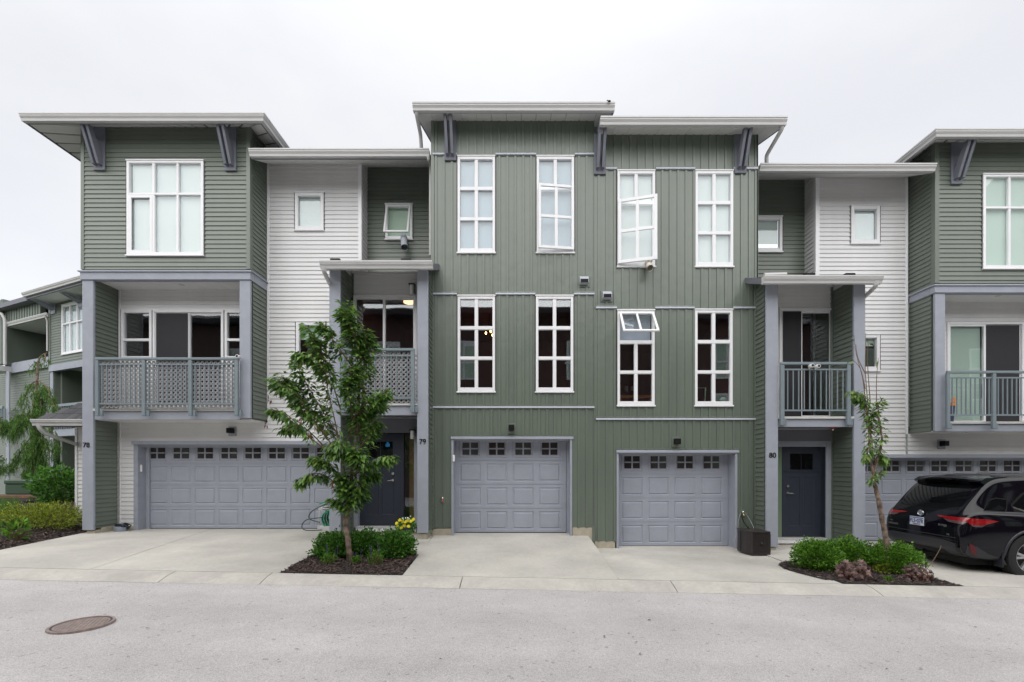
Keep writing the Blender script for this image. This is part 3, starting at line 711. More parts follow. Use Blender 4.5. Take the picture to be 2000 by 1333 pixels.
lap(U, 'right', X(181.5, YB) - .012, YB + .06, YW, G78 + .12, zbm - .02, 'green_lap', back=True)
MB().bbox(X(181.5, YB) + .012, X(181.5, YB) + .05, YW - .035, YW - .001, G78 + .1, zbm, e=.004).build('corner_trim', 'white_lap', U)      # inner face of the left wing wall
backing(U, 'left', XL, YB + .16, YBACK, G78, zt, [], 'green_lap')
zb0, zb1 = Z(547.5, YB), Z(532, YB)
MB().bbox(XL - .02, XR + .025, YB - .03, YB + .12, zb0, zb1, e=.008).build('beam', 'grey_trim', U)
MB().bbox(XR - .02, XR + .028, YB + .121, YW - .01, zb0, zb1, e=.006).build('beam', 'grey_trim', U)
MB().prism([(YB + .05, zb1 + .04), (YB - .055, zb1 + .022), (YB - .058, zb1 - .008), (YB + .05, zb1 - .002)], XL - .05, XR + .05).build('beam_flashing', 'grey_trim', U)
MB().box(XR + .0, XR + .055, YB + .05, YW - .01, zb1 + .002, zb1 + .035).build('beam_flashing', 'grey_trim', U)
post(U, 160, 182, YB - .0, Z(1036, YB), zb0)
post(U, 467.5, 489, YB - .0, Z(817.5, YB), zb0)
fx0 = X(165.5, YB); MB().bbox(fx0, XL + .24, YB + .04, YB + .2, G78 - .3, Z(1037, YB), e=.01).build('foundation', 'foundation', U)
MB().bbox(XL + .10, XL + .25, YB + .2, YW, G78 - .3, G78 + .12, e=.006).build('foundation', 'foundation', U)
numerals(U, '78', 168.5, 870, YB - .004, .155, bold=.0015)
# balcony box
zdk = Z(803, YB); zdb = Z(820, YB)
MB().bbox(XL + .25, XR - .24, YB + .03, YB + .07, zdb, zdk - .004, e=.004).build('deck_beam', 'grey_trim', U)
MB().box(XL + .255, XR - .245, YB - .012, YB + .1, zdk, zdk + .05).build('deck_edge', 'deck', U)
MB().box(XL + .255, XR - .04, YB + .1, YW, zdk + .001, zdk + .049).build('deck', 'deck', U)
MB().box(XL + .255, XR - .02, YB + .08, YW, zdb - .004, zdb + .02).build('balcony_soffit', 'soffit', U)
nsf = 14
for i in range(nsf):
    a = XL + .14 + (XR - XL - .16) * i / nsf; MB().box(a, a + (XR - XL - .16) / nsf - .006, YB + .121, YW, zb0 + .03, zb0 + .04).build('soffit_panel', 'soffit', U)
MB().box(XL + .14, XR, YB + .12, YW, zb0 + .042, zb0 + .07).build('ceiling', 'deck', U)
MB().tube([(X(355, 10.5), 10.5, zb0 + .024), (X(355, 10.5), 10.5, zb0 + .03)], .06, 16).build('ceiling_lamp', 'gutter', U)
railing(U, X(187, 10.06), X(466.5, 10.06), 10.06, Z(699, 10.06), Z(789, 10.06), Z(813, 10.06), [X(p, 10.06) for p in (190.5, 281.5, 372.5, 462.5)], 9, (X(195, 10.06), X(461, 10.06), zdk + .05, Z(705, 10.06)))
# wall behind balcony + white wall + garage wall
wd = H(238, 298, 607, 700, YW); wd2 = H(440, 500, 607, 700, YW); sd = H(300, 438, 607, 796, YW)
wu = H(577, 633, 378, 450, YW); wl = H(579, 636, 630, 706, YW)
gd = (X(262, YW), X(671, YDD), G78 - .2, Z(866, YW))
zwt = Z(321, YW) + .1
xw1 = X(706, YW)
lap(U, 'front', YW, X(232, YW) + .05, X(488, YW), Z(820, YW), zb0 + .05, 'white_lap', [(wd[0], wd2[1], sd[2], sd[3])])
lap(U, 'front', YW, X(232, YW), xw1 - .06, G78 + .1, zdb + .0, 'white_lap', [gd])
lap(U, 'front', YW, XR + .05, xw1 - .07, zdb, zwt, 'white_lap', [wu, wl])
MB().bbox(XR + .018, XR + .07, YW - .03, YW + .02, zdb - .02, zwt, e=.004).build('corner_trim', 'vinyl_white', U)
MB().bbox(xw1 - .075, xw1 + .012, YW - .028, YW + .06, zb0, zwt, e=.004).build('corner_trim', 'vinyl_white', U)
MB().bbox(X(232, YW), X(236, YW), YW - .035, YW + .02, G78 + .1, zdb, e=.004).build('corner_trim', 'vinyl_white', U)
MB().bbox(X(234, YW), X(262, YW), YW - .012, YW + .1, G78 - .3, G78 + .1, e=.006).build('foundation', 'foundation', U)
MB().prism([(YW - .005, gd[3] + .05), (YW - .05, gd[3] + .05), (YW - .055, gd[3] - .03), (YW - .005, gd[3] - .03)], gd[0] - .02, xw1).build('garage_header_trim', 'grey_trim', U)
MB().prism([(YW - .03, gd[3] - .03), (YW + .25, gd[3] - .10), (YW + .25, gd[3] + .0), (YW - .03, gd[3] + .0)], gd[0], gd[1]).build('garage_header', 'door_grey', U)
MB().bbox(gd[0] - .002, gd[0] + .10, YW - .02, YDD, G78 - .02, gd[3] - .03, e=.006).build('garage_jamb', 'door_grey', U)
MB().bbox(gd[0] + .1, gd[0] + .19, YDD - .05, YDD + .01, G78 - .02, gd[3] - .05, e=.006).build('garage_jamb', 'door_grey', U)
garage_door(U, X(281, YDD), X(281, YDD) + 8 * .5695 + .16, G78 + .01, Z(864, YDD), YDD, 8)
MB().box(gd[0], gd[1] + .5, YDD + .05, YDD + .1, G78, gd[3] + .1).build('garage_back', 'door_grey', U)
for w_, bl in ((wu, 1.0), (wl, .42)): window(U, YW, *w_, fr=(.075, .075, .085, .075), blind=bl, blindm='blind' if bl == 1 else 'blind_green')
def bal_win(parent, w_, split=.33, **k): window(parent, YW, *w_, hb=[(split, .06)], fr=(.06, .06, .04, .06), sill=False, head=False, **k)
bal_win(U, wd, .38); bal_win(U, wd2, .38)
def slider(parent, w_, Y, screen='left', split=.5, glass='glass_low'):
    x0, x1, z0, z1 = w_; W = MB(); W.bbox(x0, x0 + .05, Y - .035, Y + .06, z0, z1); W.bbox(x1 - .05, x1, Y - .035, Y + .06, z0, z1); W.bbox(x0 + .05, x1 - .05, Y - .033, Y + .06, z1 - .05, z1); W.bbox(x0 + .05, x1 - .05, Y - .033, Y + .06, z0, z0 + .05)
    W = W.build('sliding_door', 'vinyl_white', parent); c = x0 + (x1 - x0) * split
    for i, (a, b, yy) in enumerate(((x0 + .05, c + .02, Y - .01), (c - .02, x1 - .05, Y + .02))):
        f = MB(); ring(f, a, b, z0 + .05, z1 - .05, [(0, .03), (0, 0), (.045, 0), (.045, .03)], yy, back=False); f.build('door_frame', 'vinyl_white', W)
        MB().box(a + .04, b - .04, yy + .012, yy + .02, z0 + .09, z1 - .09).build('pane', glass, W)
        if (screen == 'left') == (i == 0) and screen: MB().box(a + .03, b - .03, yy - .016, yy - .012, z0 + .07, z1 - .07).build('fly_screen', 'screen', W)
    return W
slider(U, sd, YW, 'left')
MB().box(wd[0], wd2[1], YW - .03, YW + .0, wd[3] + .003, wd[3] + .035).build('head_trim', 'vinyl_white', U)
# under-window wall between deck and side windows
for h in (wd, wd2): lap(U, 'front', YW, h[0], h[1], zdk + .05, h[2] - .003, 'white_lap')
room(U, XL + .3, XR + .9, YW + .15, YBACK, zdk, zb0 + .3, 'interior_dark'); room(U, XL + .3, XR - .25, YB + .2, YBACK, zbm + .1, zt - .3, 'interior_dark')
box_light(U, 455, 843, YW)
MB().bbox(X(268, YW) , X(273, YW), YW + .05, YW + .08, Z(922, YW), Z(908, YW), e=.01).build('door_sensor', 'white_plastic', U)
# roofs
ov = .42; Yf = YB - ov; zf = Z(242, Yf); ztop = Z(220, Yf - .12)
rx0, rx1 = X(40, Yf) + .1, X(520, Yf) - .1
zwb = Z(249, YB)
def hip(U, rx0, rx1, wx0, wx1, Yf, Yw_, zf, ztop, zwb, left=True, right=True, lg=False, rg=True):
    mb = MB(); s = [(rx0, Yf, zf + .02), (rx1, Yf, zf + .02), (rx1, YBACK, zf + .02), (rx0, YBACK, zf + .02)]; q = [(wx0, Yw_, zwb), (wx1, Yw_, zwb), (wx1, YBACK, zwb), (wx0, YBACK, zwb)]
    nf = max(3, int((rx1 - rx0) / .3))
    for i in range(nf):
        t0, t1 = i / nf, (i + 1) / nf - .012
        A = lambda t: (rx0 + (rx1 - rx0) * t, Yf, zf + .02); Bq = lambda t: (wx0 + (wx1 - wx0) * t, Yw_ + .02, zwb + .01)
        MB().add([A(t0), A(t1), Bq(t1), Bq(t0)] + [(x, y, z + .02) for x, y, z in (A(t0), A(t1), Bq(t1), Bq(t0))], [(0, 1, 2, 3), (7, 6, 5, 4), (0, 4, 5, 1), (1, 5, 6, 2), (2, 6, 7, 3), (3, 7, 4, 0)]).build('soffit_panel', 'soffit', U)
    for side, ea, wa in ((left, rx0, wx0), (right, rx1, wx1)):
        if not side: continue
        ns = 14
        for i in range(ns):
            t0, t1 = i / ns, (i + 1) / ns - .01
            A = lambda t: (ea, Yf + (YBACK - Yf) * t, zf + .02); Bq = lambda t: (wa, Yw_ + .02 + (YBACK - Yw_) * t, zwb + .01)
            MB().add([A(t0), A(t1), Bq(t1), Bq(t0)] + [(x, y, z + .02) for x, y, z in (A(t0), A(t1), Bq(t1), Bq(t0))], [(0, 1, 2, 3), (7, 6, 5, 4), (0, 4, 5, 1), (1, 5, 6, 2), (2, 6, 7, 3), (3, 7, 4, 0)]).build('soffit_panel', 'soffit', U)
    top = ztop - .03; pk = ztop + .9; c0, c1 = rx0 + 1.8, rx1 - 1.8
    MB().add([(rx0, Yf, zf + .05), (rx1, Yf, zf + .05), (rx1, YBACK, zf + .05), (rx0, YBACK, zf + .05), (rx0, Yf, top), (rx1, Yf, top), (rx1, YBACK, top), (rx0, YBACK, top), (c0, Yf + 2.2, pk), (c1, Yf + 2.2, pk)],
             [(0, 1, 5, 4), (1, 2, 6, 5), (2, 3, 7, 6), (3, 0, 4, 7), (4, 5, 9, 8), (5, 6, 9), (6, 7, 8, 9), (7, 4, 8)]).build('roof', 'shingle', U)
    f = MB(); f.bbox(rx0, rx1, Yf, Yf + .03, zf, ztop - .04); f.build('fascia', 'fascia_grey', U)
    for e_, sg in ((rx0, 1), (rx1, -1)): MB().bbox(e_, e_ + .03 * sg, Yf + .031, YBACK, zf + .001, ztop - .03).build('fascia', 'fascia_grey', U)
    path = ([(rx0 - .01, YBACK, ztop)] if lg else []) + [(rx0 - .002, Yf - .002, ztop), (rx1 + .002, Yf - .002, ztop)] + ([(rx1 + .002, YBACK, ztop)] if rg else [])
    gutter(U, path)
hip(U, rx0, rx1, XL, XR, Yf, YB, zf, ztop, zwb, lg=False)
bracket(U, X(197, YB), YB, Z(335, YB), zwb, .36, zf + .03); bracket(U, X(452, YB), YB, Z(336, YB), zwb, .36, zf + .03)
# link roof over the white wall and the recess
YL = 10.08; zLt = Z(290, YL - .12); zLf = Z(311, YL)
shed_roof(U, X(485, YL - .12), X(840, YL) - .0, YL, zLt, zLf, YW, Z(321.5, YW), YBACK, rakes=False)
# ground-floor entry canopy at the far left of 78, with its side wall
YE = 10.95
lap(U, 'front', YE, X(152, YE), XL - .0, G78 + .2, Z(832, YE), 'white_lap', one=False)
MB().bbox(X(148, YE), X(153, YE), YE - .03, YE + .1, G78 + .15, Z(832, YE), e=.005).build('corner_trim', 'white_lap', U)
MB().bbox(X(145, YE), XL, YE - .05, YE + .2, G78 - .2, G78 + .12, e=.006).build('foundation', 'foundation', U)
YG = 10.35
cx0, cx1 = X(70, YG), XL - .01; cz = Z(820, YG)
MB().bbox(X(82, YG), cx1, YG + .05, YG + .09, Z(834, YG), Z(825, YG)).build('canopy_fascia', 'fascia_grey', U)
MB().box(X(84, YG), cx1, YG + .09, YBACK - 1, Z(828, YG), Z(827, YG)).build('canopy_soffit', 'soffit', U)
gutter(U, [(cx0, YG, cz + .0), (cx1, YG, cz + .0)])
nrow = 7; dep = 1.35
for r in range(nrow):
    ya = YG + .02 + dep * r / nrow; yb = ya + dep / nrow * 1.15; za = cz + .01 + 1.02 * r / nrow; zb_ = za + 1.02 / nrow * 1.15
    x = cx0 + .02 + 1.35 * r / nrow * .85
    while x < cx1 - .03:
        wd_ = min(random.uniform(.10, .19), cx1 - x); th = random.uniform(.008, .016)
        MB().add([(x, ya, za + th), (x + wd_ - .006, ya, za + th), (x + wd_ - .006, yb, zb_), (x, yb, zb_), (x, ya, za - .004), (x + wd_ - .006, ya, za - .004)], [(0, 1, 2, 3), (4, 5, 1, 0), (4, 0, 3), (5, 2, 1)]).build('shingle', 'shingle', U); x += wd_
MB().add([(cx0 - .0, YG, cz - .02), (cx1, YG, cz - .02), (cx1, YG + dep, cz + 1.0), (cx0 + 1.15, YG + dep, cz + 1.0), (cx0, YG + dep, cz - .02)], [(0, 1, 2, 3), (0, 3, 4)]).build('canopy_roof', 'shingle', U)
MB().bbox(X(72, YG), X(86, YG), YG + .1, YG + .3, cz + .03, cz + .06).build('roof_vent', 'black', U)
downspout(U, [(X(76, 10.28), 10.28, Z(828, 10.28)), (X(76, 10.28), 10.30, Z(838, 10.28)), (X(88, 10.4), 10.4, Z(847, 10.4)), (X(149, YE - .05), YE - .05, Z(868, YE - .05))], .045)

# ================================================= middle block, 79 and 80
def middle(U, xa, xb, ztopw, wins_up, wins_lo, belts, gar, zbot, zb_l, number, xroof, gpx):
    """one half of the board-clad block"""
    up = [H(*w_, YM) for w_ in wins_up]; lo = [H(*w_, YM) for w_ in wins_lo]
    gh = H(gar[0], gar[1], gar[2], 1080, YM); gh = (gh[0], gh[1], gar[4] - .3, gh[3])
    holes = up + lo + [gh]
    board(U, YM, xa, xb, zbot, ztopw, 'green_board', holes, phase=.05)
    hs = [(w_[0] - .012, w_[1] + .012) for w_ in up]; hl = [(w_[0] - .012, w_[1] + .012) for w_ in lo]
    belt(U, xa + .03, xb, belts[0], YM, hs); belt(U, xa + .03, xb, belts[1], YM, hl); belt(U, xa + .03, xb, belts[2], YM)
    # garage surround
    x0, x1, z0, z1 = gh; zg = gar[4]
    MB().prism([(YM - .004, z1 + .035), (YM - .05, z1 + .02), (YM - .052, z1 - .03), (YM - .004, z1 - .03)], x0 - .01, x1 + .03).build('garage_header_trim', 'grey_trim', U)
    MB().prism([(YM - .006, z1 + .06), (YM - .03, z1 + .055), (YM - .03, z1 + .037), (YM - .006, z1 + .037)], x0 - .03, x1 + .04).build('trim_strip', 'green_board', U)
    MB().box(x0, x1, YM - .0, YS + .03, z1 - .06, z1 - .03).build('garage_header', 'grey_trim', U)
    dx0 = gar[3]; dx1 = dx0 + 220 / 87.2 + .0
    for a, b, lft in ((x0 - .002, dx0 - .012, True), (dx1 + .012, x1 + .002, False)):
        MB().bbox(a, a + .045, YM - .03, YM + .05, zg - .03, z1 - .032, e=.004).build('garage_jamb', 'grey_trim', U) if lft else MB().bbox(b - .045, b, YM - .03, YM + .05, zg - .03, z1 - .032, e=.004).build('garage_jamb', 'grey_trim', U)
        q0, q1 = (x0 - .001, max(x0 + .04, dx0 - .012)) if lft else (min(x1 - .04, dx1 + .012), x1 + .001)
        MB().bbox(q0 if lft else x1 - .03, q0 + .03 if lft else q1, YM + .051, YS + .0, zg - .02, z1 - .06).build('garage_jamb', 'grey_trim', U)
        MB().box(q0, q1 - .003, YS - .035, YS - .003, zg - .02, z1 - .058).build('garage_stop', 'door_grey', U)
    garage_door(U, dx0, dx1, zg + .006, zg + 2.145, YS, 4, margin=.074, ix=.096)
    MB().box(x0 - .2, x1 + .2, YS + .06, YS + .1, zg, z1 + .1).build('garage_back', 'door_grey', U)
    return up, lo
xl, xm, xr = X(843, YM), X(1160.5, YM), X(1479, YM)
dL = X(886, YS); dR = X(1204, YS) - .02
fr = (.055, .055, .08, .06)
T = thing('townhouse', (X(1000, YM), YM, G79), 'taller sage board-clad townhouse with number 79 on the porch post behind the cherry tree', 'townhouse', GRP)
up, lo = middle(T, xl, xm, Z(236, YM) + .15, [(894, 967, 308, 494), (1048, 1121, 308, 494)], [(894, 967, 580, 765), (1046.5, 1119.5, 580, 765)], [Z(303, YM), Z(575, YM), Z(796, YM)], (882, 1117, 855.5, dL, G79 + .0), Z(1031, YM), 0, '79', 0, 0)
vb = [(.5, .075)]
window(T, YM, *up[0], vb=vb, hb=[(.333, .07), (.675, .075)], fr=fr, blind=1.0, blindm='blind_blue')
Wn = window(T, YM, *up[1], vb=vb, hb=[(.675, .075)], fr=fr, blind=1.0, blindm='blind_blue', skip={(0, 0), (1, 0)})
wz = up[1][3] - up[1][2] - .15; sw_ = up[1][1] - up[1][0] - .07
sash(Wn, (up[1][1] - .004, YM - .06, up[1][2] + .03), (0, 0, R(7)), sw_ + .04, wz * .675 + .09, fw=.06, bw=.065, dx=-sw_ - .04)
for h in lo: window(T, YM, *h, glass='glass_mid', vb=vb, hb=[(.333, .07), (.675, .075)], fr=fr)
MB().bbox(xl, X(886, YM) - .04, YM - .012, YM + .1, G79 - .3, Z(1033, YM), e=.006).build('foundation', 'foundation', T)
MB().bbox(X(1156.5, YM), X(1162, YM), YM - .028, YM + .05, Z(1058, YM), Z(1029, YM), e=.004).build('corner_trim', 'green_board', T)
MB().bbox(X(1118, YM), X(1157, YM), YM - .012, YM + .1, G80 - .2, Z(1031, YM), e=.006).build('foundation', 'foundation', T)
E80 = thing('townhouse', (X(1320, YM), YM, G80), 'lower sage board-clad townhouse with number 80 and a dark brown box beside its garage', 'townhouse', GRP)
up2, lo2 = middle(E80, xm + .001, xr, Z(262, YM) + .15, [(1205.5, 1279, 336, 521), (1357.5, 1431, 336, 521)], [(1205.5, 1278, 608, 792), (1356.5, 1430, 607, 792)], [Z(331, YM), Z(602, YM), Z(819, YM)], (1204, 1439, 882, dR, G80 + .0), Z(1058, YM), 0, '80', 0, 0)
Wn = window(E80, YM, *up2[0], vb=vb, hb=[(.675, .075)], fr=fr, blind=1.0, skip={(0, 0), (1, 0)})
sash(Wn, (up2[0][0] + .004, YM - .06, up2[0][2] + .03), (0, 0, R(-15)), sw_ + .075, wz * .675 + .09, fw=.07, bw=.07)
window(E80, YM, *up2[1], vb=vb, hb=[(.333, .07), (.675, .075)], fr=fr, blind=1.0)
Wn = window(E80, YM, *lo2[0], glass='glass_mid', vb=vb, hb=[(.333, .07), (.675, .075)], fr=fr, skip={(0, 2), (1, 2)}, blind=None)
sh = (lo2[0][3] - lo2[0][2] - .15) * .325 + .05
hz = lo2[0][3] - .05
S_ = sash(Wn, (lo2[0][0] + .03, YM - .05, hz), (R(-38), 0, 0), sw_ + .01, sh, rows=1)
for c in list(Wn.children):
    if c.name.startswith('sash') or (c.name.startswith('pane') and abs(c.rotation_euler.x) > .01):
        # hang below the hinge: shift along the local z axis
        c.location = Vector(c.location) + Matrix.Rotation(R(-38), 3, 'X') @ Vector((0, 0, -sh))
MB().box(lo2[0][0] + .07, lo2[0][1] - .07, YM + .06, YM + .07, hz - sh + .05, hz).build('blind', 'pot_grey', Wn)
window(E80, YM, *lo2[1], glass='glass_mid', vb=vb, hb=[(.333, .07), (.675, .075)], fr=fr)
MB().bbox(xm + .01, X(1204, YM) - .03, YM - .012, YM + .1, G80 - .3, Z(1058, YM), e=.006).build('foundation', 'foundation', E80)
MB().bbox(X(1441, YM), X(1470, YM), YM - .012, YM + .1, G80 - .3, Z(1058, YM), e=.006).build('foundation', 'foundation', E80)
MB().bbox(xr - .06, xr + .012, YM - .024, YM + .05, Z(545, YM), Z(262, YM) + .15, e=.004).build('corner_trim', 'green_board', E80)
MB().bbox(X(1465, YM), X(1470, YM), YM - .024, YM + .02, Z(1058, YM), Z(545, YM), e=.004).build('corner_trim', 'green_board', E80)
MB().bbox(xl - .012, xl + .06, YM - .024, YM + .05, Z(1033, YM), Z(236, YM) + .15, e=.004).build('corner_trim', 'green_board', T)
# step strips where the two halves meet
MB().box(xm - .012, xm + .012, YM - .03, YM - .005, Z(602, YM), Z(575, YM)).build('trim_strip', 'green_board', T); MB().box(xm - .012, xm + .012, YM - .03, YM - .005, Z(819, YM), Z(796, YM)).build('trim_strip', 'green_board', T)
backing(T, 'left', xl, YM + .05, YBACK, G79, Z(236, YM) + .3, [], 'green_board'); backing(E80, 'right', xr, YM + .05, YBACK, G80, Z(262, YM) + .3, [], 'green_board')
def zr(a, b): return (Z(a, YM), Z(b, YM))
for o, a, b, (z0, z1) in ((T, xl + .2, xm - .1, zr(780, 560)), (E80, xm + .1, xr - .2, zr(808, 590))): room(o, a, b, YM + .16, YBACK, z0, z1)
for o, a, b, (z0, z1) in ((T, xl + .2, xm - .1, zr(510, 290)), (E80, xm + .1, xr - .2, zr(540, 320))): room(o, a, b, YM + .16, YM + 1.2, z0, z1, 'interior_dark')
# roofs of the two halves
Yr = 9.46
shed_roof(E80, X(1171, Yr) , X(1532, Yr), Yr, Z(227, Yr - .12), Z(247.5, Yr), YM, Z(263.5, YM), YBACK)
shed_roof(T, X(808, Yr), X(1199, Yr), Yr, Z(199, Yr - .12), Z(220.5, Yr), YM, Z(236.5, YM), YBACK)
bracket(T, X(880, YM), YM, Z(316, YM), Z(237, YM), .36, Z(220.5, Yr) + .03); bracket(E80, X(1171, YM), YM, Z(343, YM), Z(264, YM), .36, Z(247.5, Yr) + .03); bracket(E80, X(1445, YM), YM, Z(341, YM), Z(264, YM), .36, Z(247.5, Yr) + .03)
downspout(T, [(X(813, 9.42), 9.42, Z(212, 9.42)), (X(813, 9.42), 9.45, Z(222, 9.42)), (X(825, 10.2), 10.0, Z(262, 10.0)), (X(826, 10.3), 10.15, Z(292, 10.15))], .042)
downspout(E80, [(X(1529, 9.42), 9.42, Z(240, 9.42)), (X(1529, 9.42), 9.45, Z(250, 9.42)), (X(1497, 10.0), 10.0, Z(304, 10.0)), (X(1495, 10.1), 10.05, Z(322, 10.1))], .042)
downspout(T, [(X(836, 9.98), 9.98, Z(306, 9.98)), (X(837, 9.98), 10.0, Z(312, 9.98)), (X(840.5, 10.3), 10.3, Z(320, 10.3)), (X(840.5, 10.3), 10.3, Z(500, 10.3))], .03)
hood_vent(T, 1140, 551, YM); hood_vent(E80, 1184.5, 580, YM)
box_light(T, 999, 837.5, YM); box_light(E80, 1320, 864, YM)
for o, px, py, c in ((T, 865, 976, 'red'), (E80, 1449, 1003, 'brass')):
    x, z = X(px, YM), Z(py, YM)
    p = MB().bbox(x - .045, x + .055, YM - .028, YM - .0, z - .07, z + .08, e=.004).build('hose_bib', 'green_board', o)
    MB().ball((x, YM - .06, z + .03), .028).build('valve', 'chrome', p, smooth=True); MB().tube([(x, YM - .05, z + .01), (x + .004, YM - .09, z - .045)], .012, 8).build('spout', c, p)
MB().bbox(X(884, YM) + .005, X(888, YM) + .01, YM - .055, YM - .028, Z(902, YM), Z(889, YM), e=.008).build('door_sensor', 'white_plastic', T)
# interior glimpses
def inside_lights():
    c = thing('chandelier', (X(960, 11.6), 11.6, Z(640, 11.6)), 'lit chandelier with amber bulbs seen through the left lower window of number 79', 'chandelier')
    x0, z0 = X(956, 11.6), Z(632, 11.6)
    MB().tube([(x0, 11.6, z0 + .5), (x0, 11.6, z0)], .008, 6).build('stem', 'dark_metal', c)
    a = MB()
    for dx, dz in ((-.09, -.25), (.03, -.20), (.08, -.30), (.14, -.1)): a.tube([(x0, 11.6, z0), (x0 + dx, 11.6, z0 - .06), (x0 + dx, 11.6, z0 + dz + .04)], .006, 6)
    a.build('arm', 'dark_metal', c)
    for dx, dz in ((-.09, -.25), (.03, -.20), (.08, -.30)): MB().ball((x0 + dx, 11.6, z0 + dz), .022, 8, 6, (1, 1, 1.7)).build('bulb', 'bulb', c, smooth=True)
inside_lights()
dk = thing('desk', (X(1250, 11), 11, Z(806, 11)), 'orange wooden desk seen through the lower left window of number 80', 'desk')
y = 10.7; MB().bbox(X(1208, y), X(1272, y), y, y + .5, Z(778, y), Z(772, y)).build('desk_top', 'wood_orange', dk)
for a in (1210, 1268): MB().bbox(X(a, y), X(a, y) + .05, y + .02, y + .07, Z(806, y), Z(779, y)).build('leg', 'wood_orange', dk)
nt_ = thing('wall_switch', (X(1223, 12), 12.5, Z(760, 12.5)), 'pair of white wall plates inside the lower left window of number 80', 'wall plate')
MB().box(X(1220, 12.5), X(1226, 12.5), 12.45, 12.5, Z(766, 12.5), Z(754, 12.5)).build('plate', 'vinyl_white', nt_); MB().box(X(1231, 12.5), X(1235, 12.5), 12.45, 12.5, Z(764, 12.5), Z(755, 12.5)).build('plate', 'vinyl_white', nt_)
y = 10.25; lp = thing('desk_lamp', (X(1412, y), y, Z(792, y)), 'small cream lamp on the sill of the lower right window of number 80', 'lamp')
MB().ball((X(1412, y), y, Z(781, y)), .07, 12, 8, (1, 1, .8)).build('lamp_shade', 'blind', lp, smooth=True); MB().tube([(X(1412, y), y, Z(790, y)), (X(1412, y), y, Z(780, y))], .015, 8).build('stem', 'blind', lp)
ch = thing('chair', (X(1366, 10.4), 10.4, Z(792, 10.4)), 'pale framed chair back behind the lower right window of number 80', 'chair')
y = 10.4; MB().tube([(X(1360, y), y, Z(796, y)), (X(1360, y), y, Z(758, y)), (X(1378, y), y, Z(758, y)), (X(1376, y), y, Z(796, y))], .018, 6).build('back_frame', 'blind_green', ch)
fn = thing('exhaust_fan', (X(1243, 10.3), 10.3, Z(652, 10.3)), 'round black fan in the opened awning window of number 80', 'fan')
annulus(MB(), (0, 0), .09, .11, 0, .04, 28); y = 10.02
fm = MB(); annulus(fm, (0, 0), .085, .105, -.02, .02, 28); fm.v = [(X(1244, y) + a, y + c, Z(653, y) + b) for a, b, c in fm.v]; fm.build('fan_ring', 'chrome', fn)
MB().bbox(X(1227, y), X(1256, y), y + .025, y + .08, Z(664, y), Z(645, y)).build('fan_body', 'black', fn)
def duct(label, path, r, m):
    d = MB(); P = [Vector(p) for p in path]; n = int((P[-1] - P[0]).length / .018); q = [P[0].lerp(P[-1], i / n) for i in range(n + 1)]
    d.tube(q, [r * (1 + .05 * (i % 2)) for i in range(n + 1)], 16, cap=False); o = d.build('exhaust_duct', m, smooth='all'); tag(o, label, 'duct', 'exhaust hoses poking out of windows')
    return o
duct('grey ribbed exhaust hose from the small window above the number 79 porch', [(X(788, 11.2), 11.22, Z(462, 11.2)), (X(790, 10.8), 10.8, Z(484, 10.8))], .075, 'duct')
duct('beige ribbed exhaust hose poking out under the open sash of number 80', [(X(1266, 9.8), 9.84, Z(512, 9.8)), (X(1270, 9.55), 9.55, Z(524, 9.55))], .062, 'hose_beige')

# ================================================= recesses and porches
def recess(U, xa, xb, win, side_x, face, col, blind, opened, ztop, zlow):
    h = H(*win, YR)
    lap(U, 'front', YR, xa, xb, zlow, ztop, 'green_lap', [h])
    if opened:
        W = window(U, YR, *h, fr=(.06, .06, .07, .06), blind=None, skip={(0, 0)}, sill=True); hh = h[3] - h[2] - .02
        for c in range(1):
            s0 = len(W.children); sash(W, (h[0] + .03, YR - .05, h[3] - .03), (R(-17), 0, 0), h[1] - h[0] - .06, hh, cols=1, rows=1)
            for o in list(W.children)[s0:]:
                if o.name.startswith(('sash', 'pane')): o.location = Vector(o.location) + Matrix.Rotation(R(-17), 3, 'X') @ Vector((0, 0, -hh))
        MB().box(h[0] + .05, h[1] - .05, YR + .06, YR + .07, h[2], h[3]).build('blind', 'blind_green', W)
    else: window(U, YR, *h, fr=(.07, .07, .08, .07), blind=.8)
    lap(U, face, side_x, YW + .06, YR, zlow, ztop, col)
recess(T, xw1 - .02, xl + .0, (753, 806, 401, 468), xw1, 'right', 'white_lap', 1, True, Z(320, YR), Z(545, YR))
xw2 = X(1592.5, YW)
recess(E80, xr, X(1592.5, YW) + .02, (1468, 1527, 425, 492), xw2, 'left', 'white_lap', 1, False, Z(348, YR), Z(565, YR))

def porch(U, xl_in, xr_in, outer, side_face, pl, pr, zgt, zfb, gx0, gx1, zfloor, zground, door, win, rail, railposts, nbal, lat, deck, wallside, capside):
    """two-storey entry porch; pl/pr: pixel columns of the posts"""
    zc = Z(zfb, YCOL)
    a0, a1 = X(pl[0], YCOL), X(pl[1], YCOL); b0, b1 = X(pr[0], YCOL), X(pr[1], YCOL)
    return zc, a0, a1, b0, b1
